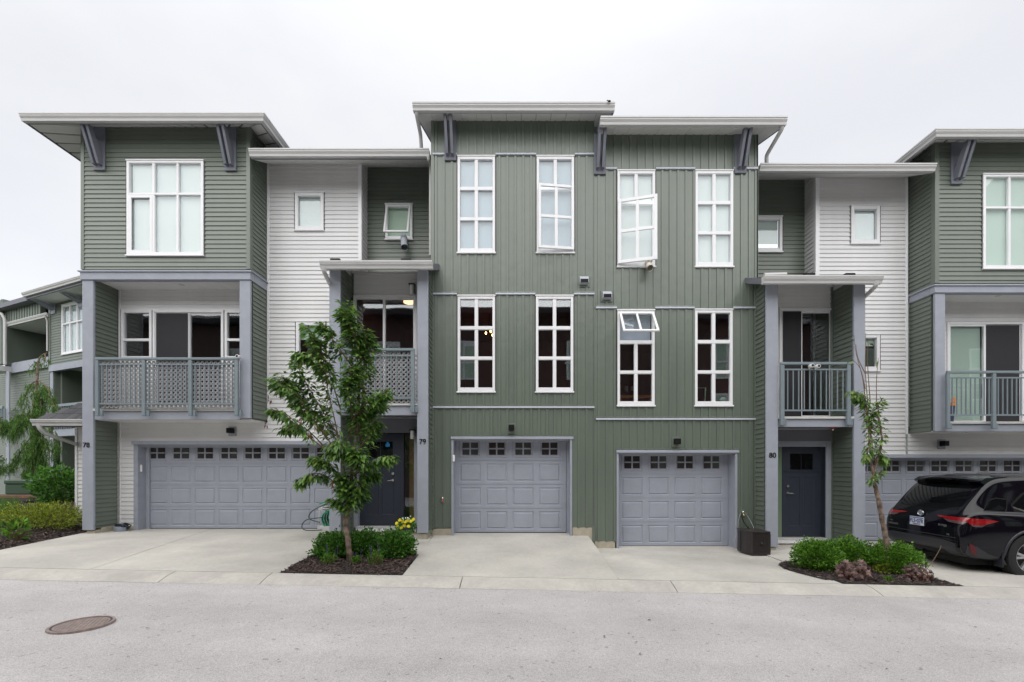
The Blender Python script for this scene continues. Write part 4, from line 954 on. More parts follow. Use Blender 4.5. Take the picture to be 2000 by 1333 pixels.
# ---- porch 79
zc = Z(527, YCOL); p0, p1 = X(643, YCOL), X(664.7, YCOL); q0, q1 = X(814.5, YCOL), X(836.3, YCOL); zdk9 = Z(792, YCOL); zdb9 = Z(811, YCOL)
MB().bbox(p0, p1, YCOL, YCOL + .055, Z(1038, YCOL), zc, e=.008).build('porch_post', 'grey_trim', T); MB().bbox(q0, q1, YCOL, YCOL + .055, Z(1042, YCOL), zc, e=.008).build('porch_post', 'grey_trim', T)
MB().bbox(q0 + .03, q1 - .04, YCOL + .03, YCOL + .44, .0, Z(1043, YCOL), e=.01).build('foundation', 'foundation', T)
MB().bbox(p0 + .03, p1 - .0, YCOL + .03, YCOL + .44, .0, Z(1039, YCOL), e=.01).build('foundation', 'foundation', T)
lap(T, 'right', X(836, YCOL), YCOL + .05, YM, G79 + .13, Z(532, YM) , 'green_lap', back=True)
MB().bbox(X(836, YCOL) + .002, X(836, YCOL) + .03, YM - .04, YM - .001, G79 + .1, Z(520, YM), e=.003).build('corner_trim', 'green_board', T)
lap(T, 'right', p1 - .012, YCOL + .055, YP, .3, zc + .1, 'green_lap')
backing(T, 'left', p0 + .012, YCOL + .055, YW, .2, zc + .2, [], 'green_lap')
dr = H(701, 783, 848, 1027, YP + .1); dh = (X(686, YP), X(814, YP), .25, Z(834, YP))
up9 = (X(688, YP), X(815, YP), zdk9 + .05, Z(577, YP))
for a_, m_ in ((p0 + .012, 'white_lap'), (q0 + .03, 'green_lap')): MB().prism([(YCOL + .06, zc - .2), (YCOL + .06, zc + .03), (YP + .1, zc + .33), (YP + .1, zc - .2)], a_, a_ + .18).build('gable_fill', m_, T)
lap(T, 'front', YP, p1 - .02, q0 + .1, zdb9 - .0, zc + .25, 'white_lap', [up9])
slider(T, up9, YP, None, .49)
MB().box(p1, q0, YP - .02, YP, Z(846, YP), zdb9).build('lintel_board', 'fascia_grey', T)
YDp = YP + .12
MB().box(X(686, YP), X(699, YP), YP - .02, YDp + .05, Z(1030, YP), Z(846, YP)).build('door_jamb', 'grey_trim', T)
MB().box(X(809, YP), X(816, YP), YP - .02, YDp + .05, Z(1030, YP), Z(846, YP)).build('door_jamb', 'grey_trim', T)
def entry_door(U, x0, x1, z0, z1, Y, lites, hinge, handle_px):
    D = MB(); w_ = x1 - x0; h = z1 - z0
    wz0 = z0 + h * .74; wz1 = z0 + h * .92; wx0, wx1 = x0 + w_ * .2, x1 - w_ * .2
    pan = [(x0 + w_ * .17, x0 + w_ * .46, z0 + h * .12, z0 + h * .66), (x0 + w_ * .54, x0 + w_ * .83, z0 + h * .12, z0 + h * .66)]
    holes = pan + [(wx0, wx1, wz0, wz1)]
    for p, q, iv in cut(x0, x1, holes, z0, z1):
        for s, t in iv: D.box(s, t, Y, Y + .03, p, q)
    D = D.build('front_door', 'entry_door', U)
    for s, t, p, q in pan: m_ = MB(); ring(m_, s, t, p, q, [(0, 0), (.012, .012), (.03, .012)], Y); m_.build('door_panel', 'entry_door', D)
    for i in range(lites):
        a = wx0 + (wx1 - wx0) * i / lites; b = wx0 + (wx1 - wx0) * (i + 1) / lites
        MB().box(a + .008, b - .008, Y + .012, Y + .018, wz0 + .008, wz1 - .008).build('pane', 'car_glass' if lites == 2 else 'amber_glass', D)
    MB().box(wx0, wx1, Y + .019, Y + .028, wz0, wz1).build('door_core', 'entry_door', D)
    MB().bbox(x0 + .04, x1 - .04, Y - .02, Y - .001, wz0 - .05, wz0 - .012).build('door_shelf', 'entry_door', D)
    hx = X(handle_px[0], Y); hz_ = Z(handle_px[1], Y)
    MB().disc((hx, Y - .012, hz_), .028, 'y', .02, 16).build('handle_rose', 'chrome', D); s = -1 if hinge == 'l' else 1
    MB().tube([(hx, Y - .02, hz_), (hx, Y - .055, hz_), (hx + s * .02, Y - .06, hz_), (hx + s * .11, Y - .06, hz_ - .01)], .011, 8).build('door_handle', 'chrome', D, smooth=True)
    MB().disc((hx, Y - .012, hz_ + .15), .03, 'y', .022, 16).build('deadbolt', 'chrome', D)
    return D
D9 = entry_door(T, *dr, YDp, 2, 'l', (768, 938.5))
xs = X(757.5, YDp); zs = Z(868, YDp); MB().prism([(xs - .045, zs - .06), (xs + .045, zs - .06), (xs + .05, zs), (xs, zs + .055), (xs - .05, zs)], YDp - .012, YDp - .006, 'y').build('door_sticker', 'blue', D9)
MB().box(X(783.5, YDp), X(789, YDp), YDp - .02, YDp + .05, dr[2], dr[3]).build('mullion', 'entry_door', T)
MB().box(X(789, YDp), X(809, YDp), YDp + .03, YDp + .036, dr[2] + .03, dr[3]).build('side_light', 'glass_low', T)
MB().box(X(797, YDp), X(806, YDp), YDp + .12, YDp + .13, dr[2] + .03, dr[3]).build('curtain', 'amber_glass', T)
MB().box(X(700, YDp) - .1, X(812, YDp), YDp + .3, YDp + .34, .2, dr[3] + .2).build('hall_wall', 'interior_dark', T)
MB().bbox(X(699, YDp), X(811, YDp), YP - .03, YDp + .05, dr[2] - .045, dr[2] - .004).build('threshold', 'gutter', T)
MB().bbox(X(696, YP), X(813, YP), YP - .045, YP + .04, dr[2] - .12, dr[2] - .05).build('door_step', 'vinyl_white', T)
MB().bbox(p1, q0, YP - .02, YP + .1, .0, dr[2] - .12, e=.004).build('foundation', 'foundation', T)
MB().bbox(X(676, YCOL + .12), X(815, YCOL), YCOL + .04, YCOL + .09, zdb9, zdk9 - .004, e=.004).build('deck_beam', 'grey_trim', T)
MB().bbox(p1, X(676, YCOL + .12), YCOL + .04, YCOL + .09, zdb9, zdk9 - .004, e=.004).build('deck_beam', 'grey_trim', T)
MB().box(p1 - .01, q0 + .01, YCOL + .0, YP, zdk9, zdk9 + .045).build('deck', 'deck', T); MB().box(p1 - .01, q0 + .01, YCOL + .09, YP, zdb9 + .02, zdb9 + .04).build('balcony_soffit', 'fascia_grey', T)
yr_ = YCOL - .04
railing(T, X(667, yr_), X(810, yr_), yr_, Z(681, yr_), Z(778, yr_), Z(806, yr_), [X(670, yr_), X(806, yr_)], 12, (X(670, yr_), X(813, yr_), zdk9 + .045, Z(687, yr_)))
numerals(T, '79', 825.5, 863.5, YCOL - .004, .15, bold=.0015)
lantern(T, X(807, YP), YP - .02, Z(572, YP)); lantern(T, X(807.5, YP), YP - .02, Z(852, YP), .9)
MB().tube([(X(799, 10.8), 10.8, Z(592, 10.8)), (X(799, 10.8), 10.8, Z(588, 10.8))], .13, 16).build('ceiling_lamp', 'ceiling_glow', T)
MB().bbox(p1 - .01, p1 + .035, YP - .035, YP - .001, .3, zc + .2, e=.004).build('corner_trim', 'green_board', T)
room(T, p1 + .1, xl, YP + .35, YBACK, zdk9, zc + .2)
Yg = 9.22
shed_roof(T, X(629, Yg), X(846, Yg), Yg, Z(509, Yg - .12), Z(527, Yg) , YCOL + .1, Z(527, Yg) + .14, YW - .02, rakes=True)
for px in (638, 782): MB().bbox(X(px - 8, Yg), X(px + 12, Yg), Yg + .35, Yg + .6, Z(509, Yg - .12) + .12, Z(509, Yg - .12) + .26).build('roof_vent', 'black', T)
downspout(T, [(X(632, 9.0), 9.0, Z(521, 9.0)), (X(632, 9.0), 9.02, Z(530, 9.0)), (X(641, 9.4), 9.40, Z(548, 9.4)), (X(643, YCOL), YCOL + .1, Z(556, YCOL))], .042)
# ---- porch 80
zc = Z(555, YCOL); p0, p1 = X(1496.5, YCOL), X(1520, YCOL); q0, q1 = X(1668, YCOL), X(1690.5, YCOL); zdk0 = Z(818, YCOL); zdb0 = Z(834, YCOL)
MB().bbox(p0, p1, YCOL, YCOL + .055, Z(1069, YCOL), zc, e=.008).build('porch_post', 'grey_trim', E80); MB().bbox(q0, q1, YCOL, YCOL + .055, Z(1064, YCOL), zc, e=.008).build('porch_post', 'grey_trim', E80)
MB().bbox(p0 + .06, p1 - .03, YCOL + .03, YCOL + .44, -.4, Z(1070, YCOL), e=.01).build('foundation', 'foundation', E80)
MB().bbox(q0, q1 - .03, YCOL + .03, YCOL + .44, -.4, Z(1065, YCOL), e=.01).build('foundation', 'foundation', E80)
lap(E80, 'left', p0 + .0, YCOL + .05, YM, G80 + .12, Z(566, YM), 'green_lap')
MB().bbox(p0 - .03, p0 - .002, YM - .04, YM - .001, G80 + .1, Z(545, YM), e=.003).build('corner_trim', 'green_board', E80)
lap(E80, 'left', q0 + .012, YCOL + .055, YP, .0, zc + .1, 'green_lap')
backing(E80, 'right', q1 - .012, YCOL + .055, YW, -.1, zc + .2, [], 'green_lap')
up0 = (X(1521, YP), X(1630, YP), zdk0 + .05, Z(603, YP))
for a_, m_ in ((p0 + .02, 'green_lap'), (q0 + .03, 'white_lap')): MB().prism([(YCOL + .06, zc - .2), (YCOL + .06, zc + .03), (YP + .1, zc + .33), (YP + .1, zc - .2)], a_, a_ + .18).build('gable_fill', m_, E80)
lap(E80, 'front', YP, p1 - .05, q0 + .02, zdb0, zc + .25, 'white_lap', [up0])
slider(E80, up0, YP, 'left', .40)
d0 = H(1528, 1603, 872, 1049, YDp)
MB().box(p1 - .05, X(1632, YP), YP - .02, YP + .02, Z(872, YP), zdb0).build('lintel_board', 'fascia_grey', E80)
MB().bbox(X(1612, YP), X(1630.5, YP), YP - .03, YP + .06, -.1, Z(862, YP)).build('door_jamb', 'grey_trim', E80)
MB().bbox(p1, X(1612, YP), YP - .03, YP + .02, Z(873, YP), Z(862, YP)).build('door_header', 'grey_trim', E80)
MB().box(X(1604, YDp), X(1613, YDp) + .04, YP + .0, YDp + .05, d0[2], d0[3]).build('door_jamb', 'entry_door', E80)
entry_door(E80, *d0, YDp, 2, 'r', (1538, 963))
MB().box(X(1519, YDp), X(1527, YDp), YDp + .0, YDp + .01, d0[2], d0[3]).build('side_light', 'side_glass_green', E80)
MB().bbox(p1, X(1613, YP), YP - .05, YDp, d0[2] - .05, d0[2] - .004).build('threshold', 'gutter', E80); MB().bbox(p1, X(1613, YP), YP - .06, YP + .1, d0[2] - .12, d0[2] - .053).build('door_step', 'vinyl_white', E80)
MB().bbox(p1 - .05, q0 + .02, YP - .03, YP + .1, -.4, d0[2] - .12, e=.004).build('foundation', 'foundation', E80)
MB().bbox(p1, q0, YCOL + .04, YCOL + .09, zdb0, zdk0 - .004, e=.004).build('deck_beam', 'grey_trim', E80)
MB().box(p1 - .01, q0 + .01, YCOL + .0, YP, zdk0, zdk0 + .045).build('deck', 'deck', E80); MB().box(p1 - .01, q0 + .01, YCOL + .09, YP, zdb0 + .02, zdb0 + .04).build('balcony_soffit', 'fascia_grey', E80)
railing(E80, X(1524, yr_), X(1661, yr_), yr_, Z(708, yr_), Z(802, yr_), Z(831, yr_), [X(1527.5, yr_), X(1657, yr_)], 11)
numerals(E80, '80', 1509, 890, YCOL - .004, .15, bold=.0015)
MB().ball((X(1627, 9.8), 9.8, Z(834, 9.8)), .085, 14, 8, (1.1, 1, .55)).build('porch_lamp', 'red_light', E80, smooth=True); MB().ball((X(1627, 9.8), 9.8, Z(839, 9.8)), .03).build('lamp_lens', 'chrome', E80, smooth=True)
MB().bbox(q0 - .035, q0 + .01, YP - .035, YP - .001, .0, zc + .2, e=.004).build('corner_trim', 'green_board', E80)
room(E80, xr, X(1660, YP), YP + .15, YBACK, zdk0, zc + .2, 'interior_dark')
shed_roof(E80, X(1487, Yg), X(1717, Yg), Yg, Z(538, Yg - .12), Z(555, Yg), YCOL + .1, Z(555, Yg) + .14, YW - .02)
for px in (1532, 1602, 1684): MB().bbox(X(px - 8, Yg), X(px + 12, Yg), Yg + .35, Yg + .6, Z(538, Yg - .12) + .12, Z(538, Yg - .12) + .25).build('roof_vent', 'black', E80)
MB().tube([(X(1500, 9.2), 9.35, Z(536, 9.3)), (X(1538, 9.3), 9.35, Z(535, 9.3))], .045, 10).build('roof_pipe', 'gutter', E80)
downspout(E80, [(X(1712, 9.0), 9.0, Z(549, 9.0)), (X(1712, 9.0), 9.02, Z(558, 9.0)), (X(1702, 9.4), 9.40, Z(568, 9.4)), (X(1694, YCOL), YCOL + .1, Z(578, YCOL))], .042)

# ================================================= 81
V = thing('townhouse', (X(1900, YW), YW, G81), 'townhouse behind the black SUV with a white-sided wall and open bar balcony', 'townhouse', GRP)
XL8, XR8 = X(1826, YB), X(1826, YB) + (XR - XL)
zt = Z(275, YB) + .1; zbm = Z(554, YB)
w8 = H(1918, 2068, 343, 525, YB)
lap(V, 'front', YB, XL8 + .08, XR8, zbm, zt, 'green_lap', [w8])
window(V, YB, *w8, vb=[(.335, .05), (.672, .06)], hb=[(.655, .05)], fr=(.06, .06, .06, .05), blind=1.0, blindm='blind_pale')
MB().bbox(XL8 - .012, XL8 + .085, YB - .022, YB + .09, zbm, zt, e=.004).build('corner_trim', 'green_lap', V)
lap(V, 'left', XL8, YB + .09, YW, Z(843, YB), zt, 'green_lap')
zb0, zb1 = Z(573, YB), Z(559, YB)
MB().bbox(XL8 - .025, XR8 + .02, YB - .03, YB + .12, zb0, zb1, e=.008).build('beam', 'grey_trim', V); MB().bbox(XL8 - .028, XL8 + .02, YB + .121, YW - .01, zb0, zb1, e=.006).build('beam', 'grey_trim', V)
MB().prism([(YB + .05, zb1 + .04), (YB - .055, zb1 + .022), (YB - .058, zb1 - .008), (YB + .05, zb1 - .002)], XL8 - .05, XR8 + .05).build('beam_flashing', 'grey_trim', V)
MB().box(XL8 - .055, XL8, YB + .05, YW - .01, zb1 + .002, zb1 + .035).build('beam_flashing', 'grey_trim', V)
post(V, 1826.5, 1846.5, YB, Z(843, YB), zb0)
zdk8 = Z(828, YB); zdb8 = Z(843, YB)
MB().bbox(XL8 + .24, XR8, YB + .03, YB + .07, zdb8, zdk8 - .004, e=.004).build('deck_beam', 'grey_trim', V)
MB().box(XL8 + .24, XR8, YB - .012, YW, zdk8, zdk8 + .05).build('deck', 'deck', V); MB().box(XL8, XR8, YB + .08, YW, zdb8 - .004, zdb8 + .02).build('balcony_soffit', 'soffit', V)
for i in range(nsf):
    a = XL8 + .14 + (XR - XL - .16) * i / nsf; MB().box(a, a + (XR - XL - .16) / nsf - .006, YB + .121, YW, zb0 + .03, zb0 + .04).build('soffit_panel', 'soffit', V)
MB().tube([(X(1950, 10.4), 10.4, zb0 + .024), (X(1950, 10.4), 10.4, zb0 + .03)], .06, 16).build('ceiling_lamp', 'gutter', V)
railing(V, X(1848, 10.06), XR8 - .2, 10.06, Z(725, 10.06), Z(811, 10.06), Z(838, 10.06), [X(1851, 10.06), X(1940.5, 10.06), X(2030, 10.06)], 9)
xa8 = X(1597, YW); xc8 = X(1772, YW)
wu8, wl8 = H(1661, 1717, 404, 476, YW), H(1664, 1717, 655, 724, YW)
sd8 = H(1848, 1998, 630, 830, YW)
g8 = (X(1640, YW), XR8 - .3, G81 - .2, Z(892, YW))
lap(V, 'front', YW, xa8 - .02, xc8 - .05, G81 + .1, Z(347, YW) + .1, 'white_lap', [wu8, wl8, g8])
lap(V, 'front', YW, xc8, XR8, G81 + .1, zdb8, 'white_lap', [g8])
lap(V, 'front', YW, XL8, XR8, zdk8, zb0 + .05, 'white_lap', [sd8])
MB().bbox(xc8 - .055, xc8 + .0, YW - .03, YW + .02, zdb8 - .02, Z(347, YW) + .1, e=.004).build('corner_trim', 'vinyl_white', V)
MB().bbox(xa8 - .065, xa8 + .03, YW - .028, YW + .06, Z(545, YW), Z(345, YW) + .1, e=.004).build('corner_trim', 'vinyl_white', V)
for w_ in (wu8, wl8): window(V, YW, *w_, fr=(.075, .075, .085, .075), blind=1.0 if w_ is wu8 else .25)
slider(V, sd8, YW, 'right', .5); MB().box(sd8[0] + .08, sd8[0] + (sd8[1] - sd8[0]) * .48, YW + .07, YW + .08, sd8[2] + .1, sd8[3] - .06).build('blind', 'blind_pale', V)
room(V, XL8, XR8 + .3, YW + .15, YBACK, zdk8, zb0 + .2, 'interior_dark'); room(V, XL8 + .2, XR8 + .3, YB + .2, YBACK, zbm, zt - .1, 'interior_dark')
MB().prism([(YW - .005, g8[3] + .05), (YW - .05, g8[3] + .05), (YW - .055, g8[3] - .03), (YW - .005, g8[3] - .03)], g8[0], XR8).build('garage_header_trim', 'grey_trim', V)
MB().prism([(YW - .03, g8[3] - .03), (YW + .25, g8[3] - .10), (YW + .25, g8[3] + .0), (YW - .03, g8[3] + .0)], g8[0], g8[1]).build('garage_header', 'door_grey', V)
d8 = X(1743.5, YDD) - 1.5 * .5755 - .08 - .5755 * 0; garage_door(V, d8, d8 + 8 * .5755 + .16, G81 + .01, Z(889, YDD), YDD, 8)
MB().box(g8[0], g8[1] + .5, YDD + .05, YDD + .1, G81, g8[3] + .1).build('garage_back', 'door_grey', V)
box_light(V, 1837, 868, YW)
Yf = YB - ov; rx0 = X(1824, Yf) + .06
hip(V, rx0, XR8 + 1, XL8, XR8, Yf, YB, Z(272, Yf), Z(251, Yf - .12), Z(279, YB), right=False, lg=True, rg=False)
bracket(V, X(1866, YB), YB, Z(362, YB), Z(279, YB), .36, Z(272, Yf) + .03)
shed_roof(V, X(1480, YL), X(1830, YL - .12), YL, Z(319, YL - .12), Z(338, YL), YW, Z(347, YW), YBACK, rakes=False)
backing(V, 'right', XR8, YB + .1, YBACK, G81, zt, [], 'green_lap')
# ------------------------------------------------------------------ row further up the lane, turned towards us
th = R(-22.6); PXb, PYb = X(157, 17.0), 17.0
K = thing('townhouse', (PXb, PYb, .0), 'sage townhouse farther up the lane behind the weeping evergreen, angled towards the road', 'townhouse', 'attached townhouses in the row', rz=th, local=True)
def bu(px, v=0.0):
    t = (px - VX) / F; c, s = math.cos(th), math.sin(th)      # local x=(c,s), y=(-s,c)
    # (Px+u c - v s) = t (Py + u s + v c)
    u = (t * (PYb + v * c) - PXb + v * s) / (c - t * s); return u
def bz(px, py, v=0.0):
    u = bu(px, v); Y = PYb + u * math.sin(th) + v * math.cos(th); return CH + (VY - py) * Y / F
ug = .35
A = lambda px, v=0.: bu(px, v)
# front bay of the near unit (right)
zt_ = bz(157, 545) ; zbnd = bz(157, 705); hwin = (A(122), A(168), bz(140, 690), bz(140, 593))
lap(K, 'front', 0, A(98), A(172), zbnd, bz(130, 572) , 'green_lap', [hwin], one=True)
window(K, 0, *hwin, vb=[(.33, .06), (.67, .06)], hb=[(.62, .06)], fr=(.08, .08, .08, .08), blind=1.0)
MB().bbox(A(97) - .02, A(97) + .1, -.03, .05, zbnd, bz(98, 590)).build('corner_trim', 'green_lap', K)
MB().bbox(A(97), A(172), -.04, .1, bz(130, 722), zbnd).build('beam', 'grey_trim', K)
MB().bbox(A(97), A(103), -.0, .04, ug, bz(100, 722)).build('porch_post', 'grey_trim', K)
MB().box(A(97), A(172), .1, 1.4, zbnd - .1, zbnd - .06).build('balcony_soffit', 'soffit', K)
lap(K, 'front', 1.4, A(141, 1.4), A(172, 1.4), bz(130, 850), zbnd, 'white_lap', [(A(146, 1.4), A(172, 1.4), bz(150, 790, 1.4), bz(150, 737, 1.4))], one=True)
window(K, 1.4, A(146, 1.4), A(172, 1.4), bz(150, 790, 1.4), bz(150, 737, 1.4), hb=[(.35, .06)], blind=1.0, blindm='blind_green')
lap(K, 'left', A(103) + .05, .2, 1.4, ug, zbnd, 'green_lap', one=True)
lap(K, 'right', A(104), .05, 1.4, bz(130, 850), zbnd, 'green_lap', one=True)
MB().bbox(A(104), A(172), .0, .1, bz(130, 852), bz(130, 838)).build('deck_beam', 'grey_trim', K)
for i in range(9):
    a = A(106) + i * .16; MB().box(a - .012, a + .012, -.05, -.02, bz(130, 838), bz(130, 792)).build('baluster', 'rail', K)
MB().box(A(104), A(172), -.07, -.0, bz(130, 794), bz(130, 789)).build('railing', 'rail', K)
lap(K, 'front', 1.0, A(100, 1.), A(172, 1.), bz(130, 874, 1.), bz(130, 850, 1.), 'white_lap', one=True)
garage_door(K, A(112, 1.2), A(175, 1.2), bz(130, 960, 1.2), bz(130, 874, 1.2), 1.2, 4)
MB().box(A(100, 1.), A(112, 1.1), 1.0, 1.25, ug, bz(110, 874, 1.1)).build('garage_jamb', 'door_grey', K)
# hip roof of the bay
zE = bz(130, 560) ; ex = A(50, -.6)
MB().add([(ex, -.7, zE), (A(175), -.7, zE), (A(175), 3, zE), (ex, 3, zE), (ex + .9, .3, zE + .7), (A(175), .3, zE + .7)], [(0, 1, 5, 4), (0, 4, 3), (0, 3, 2, 1)]).build('roof', 'shingle', K) if False else None
zE = bz(50, 583, -.7); x0_ = bu(50, -.7)
MB().box(x0_ + .05, A(215), -.66, 3, zE - .03, zE + .0).build('roof_soffit', 'soffit', K)
MB().box(x0_ + .03, A(215), -.68, 3, zE + .001, zE + .16).build('roof', 'shingle', K)
MB().bbox(x0_ + .02, A(215), -.70, -.66, zE - .06, zE + .12).build('fascia', 'fascia_grey', K); MB().bbox(x0_ + .02, x0_ + .05, -.66, 3, zE - .06, zE + .12).build('fascia', 'fascia_grey', K)
gutter(K, [(x0_, -.70, zE + .17), (A(215), -.70, zE + .17)])
lap(K, 'front', 0, A(98), A(172), bz(130, 572), zE - .03, 'green_lap', one=True)
xc = A(108); w_ = .3
for o_ in (A(106), A(160)):
    MB().bbox(o_ - .15, o_ + .15, -.05, -.01, bz(106, 614), zE - .05).build('bracket_plate', 'grey_trim', K)
    for s in (-.07, .07): MB().prism([(-.05, bz(106, 612) + .1), (-.05, bz(106, 612) + .26), (-.46, zE - .06), (-.60, zE - .06), (-.12, bz(106, 612) + .1)], o_ + s - .03, o_ + s + .03).build('bracket_arm', 'grey_trim', K)
# recess between the two bays, board clad
zs = bz(60, 716, .6); V_ = .9
board(K, V_ + .9, A(24, 1.8), A(97, .9) + .3, zs, bz(60, 618, .9) + .3, 'green_board', phase=0, one=True, pitch=.21)
lap(K, 'left', A(97), .0, V_ + .9, zs, bz(97, 612), 'green_lap', one=True) if False else None
lap(K, 'front', V_ + .4, A(82, 1.3), A(97, 1.3), zs, bz(90, 625, 1.3), 'green_lap', one=True)
lap(K, 'front', .25, A(14, .25), A(97, .25), ug, zs, 'green_lap', one=True)
MB().bbox(A(13, .2), A(97, .2), .15, .3, bz(60, 724, .2), zs + .08).build('beam', 'grey_trim', K)
zg_ = bz(20, 629, -.1); zr_ = zg_
MB().box(A(16, .0), A(99, .0), .0, 2.2, zg_ - .14, zg_ - .08).build('roof_soffit', 'soffit', K); MB().box(A(16, .0), A(99, 0), .02, 2.2, zg_ - .07, zg_ + .05).build('roof', 'shingle', K)
gutter(K, [(A(16, .0), -.0, zg_ + .0), (A(99, .0), -.0, zg_ + .0)])
downspout(K, [(A(96), -.12, zg_ - .1), (A(96.5), -.06, zg_ - .3), (A(96.5), -.06, zs + .2)], .03)
board(K, -.06, A(13), A(84), zg_ + .04, bz(50, 598), 'green_board', one=True, pitch=.21)
# next, farther bay on the left
board(K, -.1, A(-60), A(13), zs, bz(0, 590), 'green_board', [(A(-8), A(2), bz(0, 706), bz(0, 632))], one=True, pitch=.21)
window(K, -.1, A(-30), A(3), bz(0, 716), bz(0, 636), vb=[(.5, .07)], hb=[(.33, .07), (.66, .07)], fr=(.08,) * 4, blind=1.0)
backing(K, 'right', A(13), -.1, 2.5, zs, bz(0, 590), [], 'green_board')
MB().bbox(A(-60), A(88, -.3), -.35, 3, bz(10, 601, -.3), bz(10, 592, -.3)).build('roof', 'fascia_grey', K)
downspout(K, [(A(-2), -.5, bz(0, 606)), (A(4), -.4, bz(4, 609)), (A(18), -.2, bz(18, 617)), (A(20), -.15, bz(18, 628)), (A(20), -.15, bz(20, 714))], .055)
MB().bbox(A(13, 0), A(19, 0), -.03, .02, ug, bz(16, 726)).build('porch_post', 'grey_trim', K)
lap(K, 'front', 1.6, A(-90, 1.6), A(16, 1.6), ug, zs + .3, 'green_lap', one=True)
MB().bbox(A(-60), A(13), -.3, .2, bz(0, 728), bz(0, 718)).build('beam', 'gutter', K)
for i in range(12): a = A(12, -.1) - .12 - i * .13; MB().box(a - .012, a + .012, -.1, -.07, bz(5, 836), bz(5, 800)).build('baluster', 'rail', K)
MB().box(A(-60), A(12), -.12, -.05, bz(5, 800), bz(5, 795)).build('railing', 'rail', K); MB().box(A(-60), A(12), -.12, 1.5, bz(5, 846), bz(5, 838)).build('deck', 'deck', K)
MB().box(A(-60), A(215), 3.0, 3.4, ug - .5, zE).build('wall', 'green_lap', K); backing(K, 'right', A(172), .0, 6, ug, zE, [], 'green_lap'); backing(K, 'front', 6.0, A(-60), A(172), ug - .5, bz(0, 600), [], 'green_lap')

# ------------------------------------------------------------------ opposite row behind the camera (mirrored in the glass)
OP = thing('townhouse', (0, -3.5, 0), 'dark red townhouse row across the lane, mirrored in the window glass', 'townhouse')
for i in range(3):
    x0, x1, h = [(-34, -5, 10.0), (-5, 6, 9.9), (6, 34, 9.6)][i]
    MB().box(x0, x1, -9, -4.6 - .3 * (i == 1), -.3, h).build('wall', 'opp_red', OP)
    MB().prism([(-3.9, h - .1), (-3.9, h + .15), (-7, h + 1.3), (-11, h + .1)], x0 - .3, x1 + .3 - .6 * (i < 2)).build('roof', 'opp_roof', OP)
    for j in range(9 if i != 1 else 3):
        for zz in (.9, 3.6, 6.5):
            a = x0 + 1.2 + j * 3.1; yy = -4.6 - .3 * (i == 1)
            W = MB(); W.box(a, a + 1.3, yy, yy + .05, zz, zz + 2.1); W.box(a - .08, a + 1.38, yy, yy + .09, zz + .85, zz + .95); W = W.build('window', 'vinyl_white', OP); MB().box(a + .1, a + .6, yy + .05, yy + .06, zz + .1, zz + 2.0).build('pane', 'blind_green', W); MB().box(a + .7, a + 1.2, yy + .05, yy + .06, zz + .1, zz + 1.8).build('pane', 'blind_green', W)

# ------------------------------------------------------------------ plants
def leaf(mb, p, d, up, l, w_, fold=.25, droop=.3):
    d = d.normalized(); s = d.cross(up)
    if s.length < 1e-3: s = d.orthogonal()
    s.normalize(); n = s.cross(d)
    a = p; m1 = p + d * l * .45; tip = p + d * l - Vector((0, 0, droop * l)) * .6; q = m1 - Vector((0, 0, droop * l * .15))
    mb.add([a, q + s * w_ + n * w_ * fold, tip, q - s * w_ + n * w_ * fold, q], [(0, 1, 4), (0, 4, 3), (1, 2, 4), (4, 2, 3)])
def rv(): 
    while True:
        v = Vector((random.uniform(-1, 1), random.uniform(-1, 1), random.uniform(-1, 1)))
        if .01 < v.length < 1: return v
def spline(P, n=6):
    P = [Vector(p) for p in P]; q = []
    for i in range(len(P) - 1):
        a, b, c, d = P[max(i - 1, 0)], P[i], P[i + 1], P[min(i + 2, len(P) - 1)]
        for k in range(n):
            t = k / n; q.append(.5 * ((2 * b) + (c - a) * t + (2 * a - 5 * b + 4 * c - d) * t * t + (3 * b - a - 3 * c + d) * t ** 3))
    q.append(P[-1]); return q
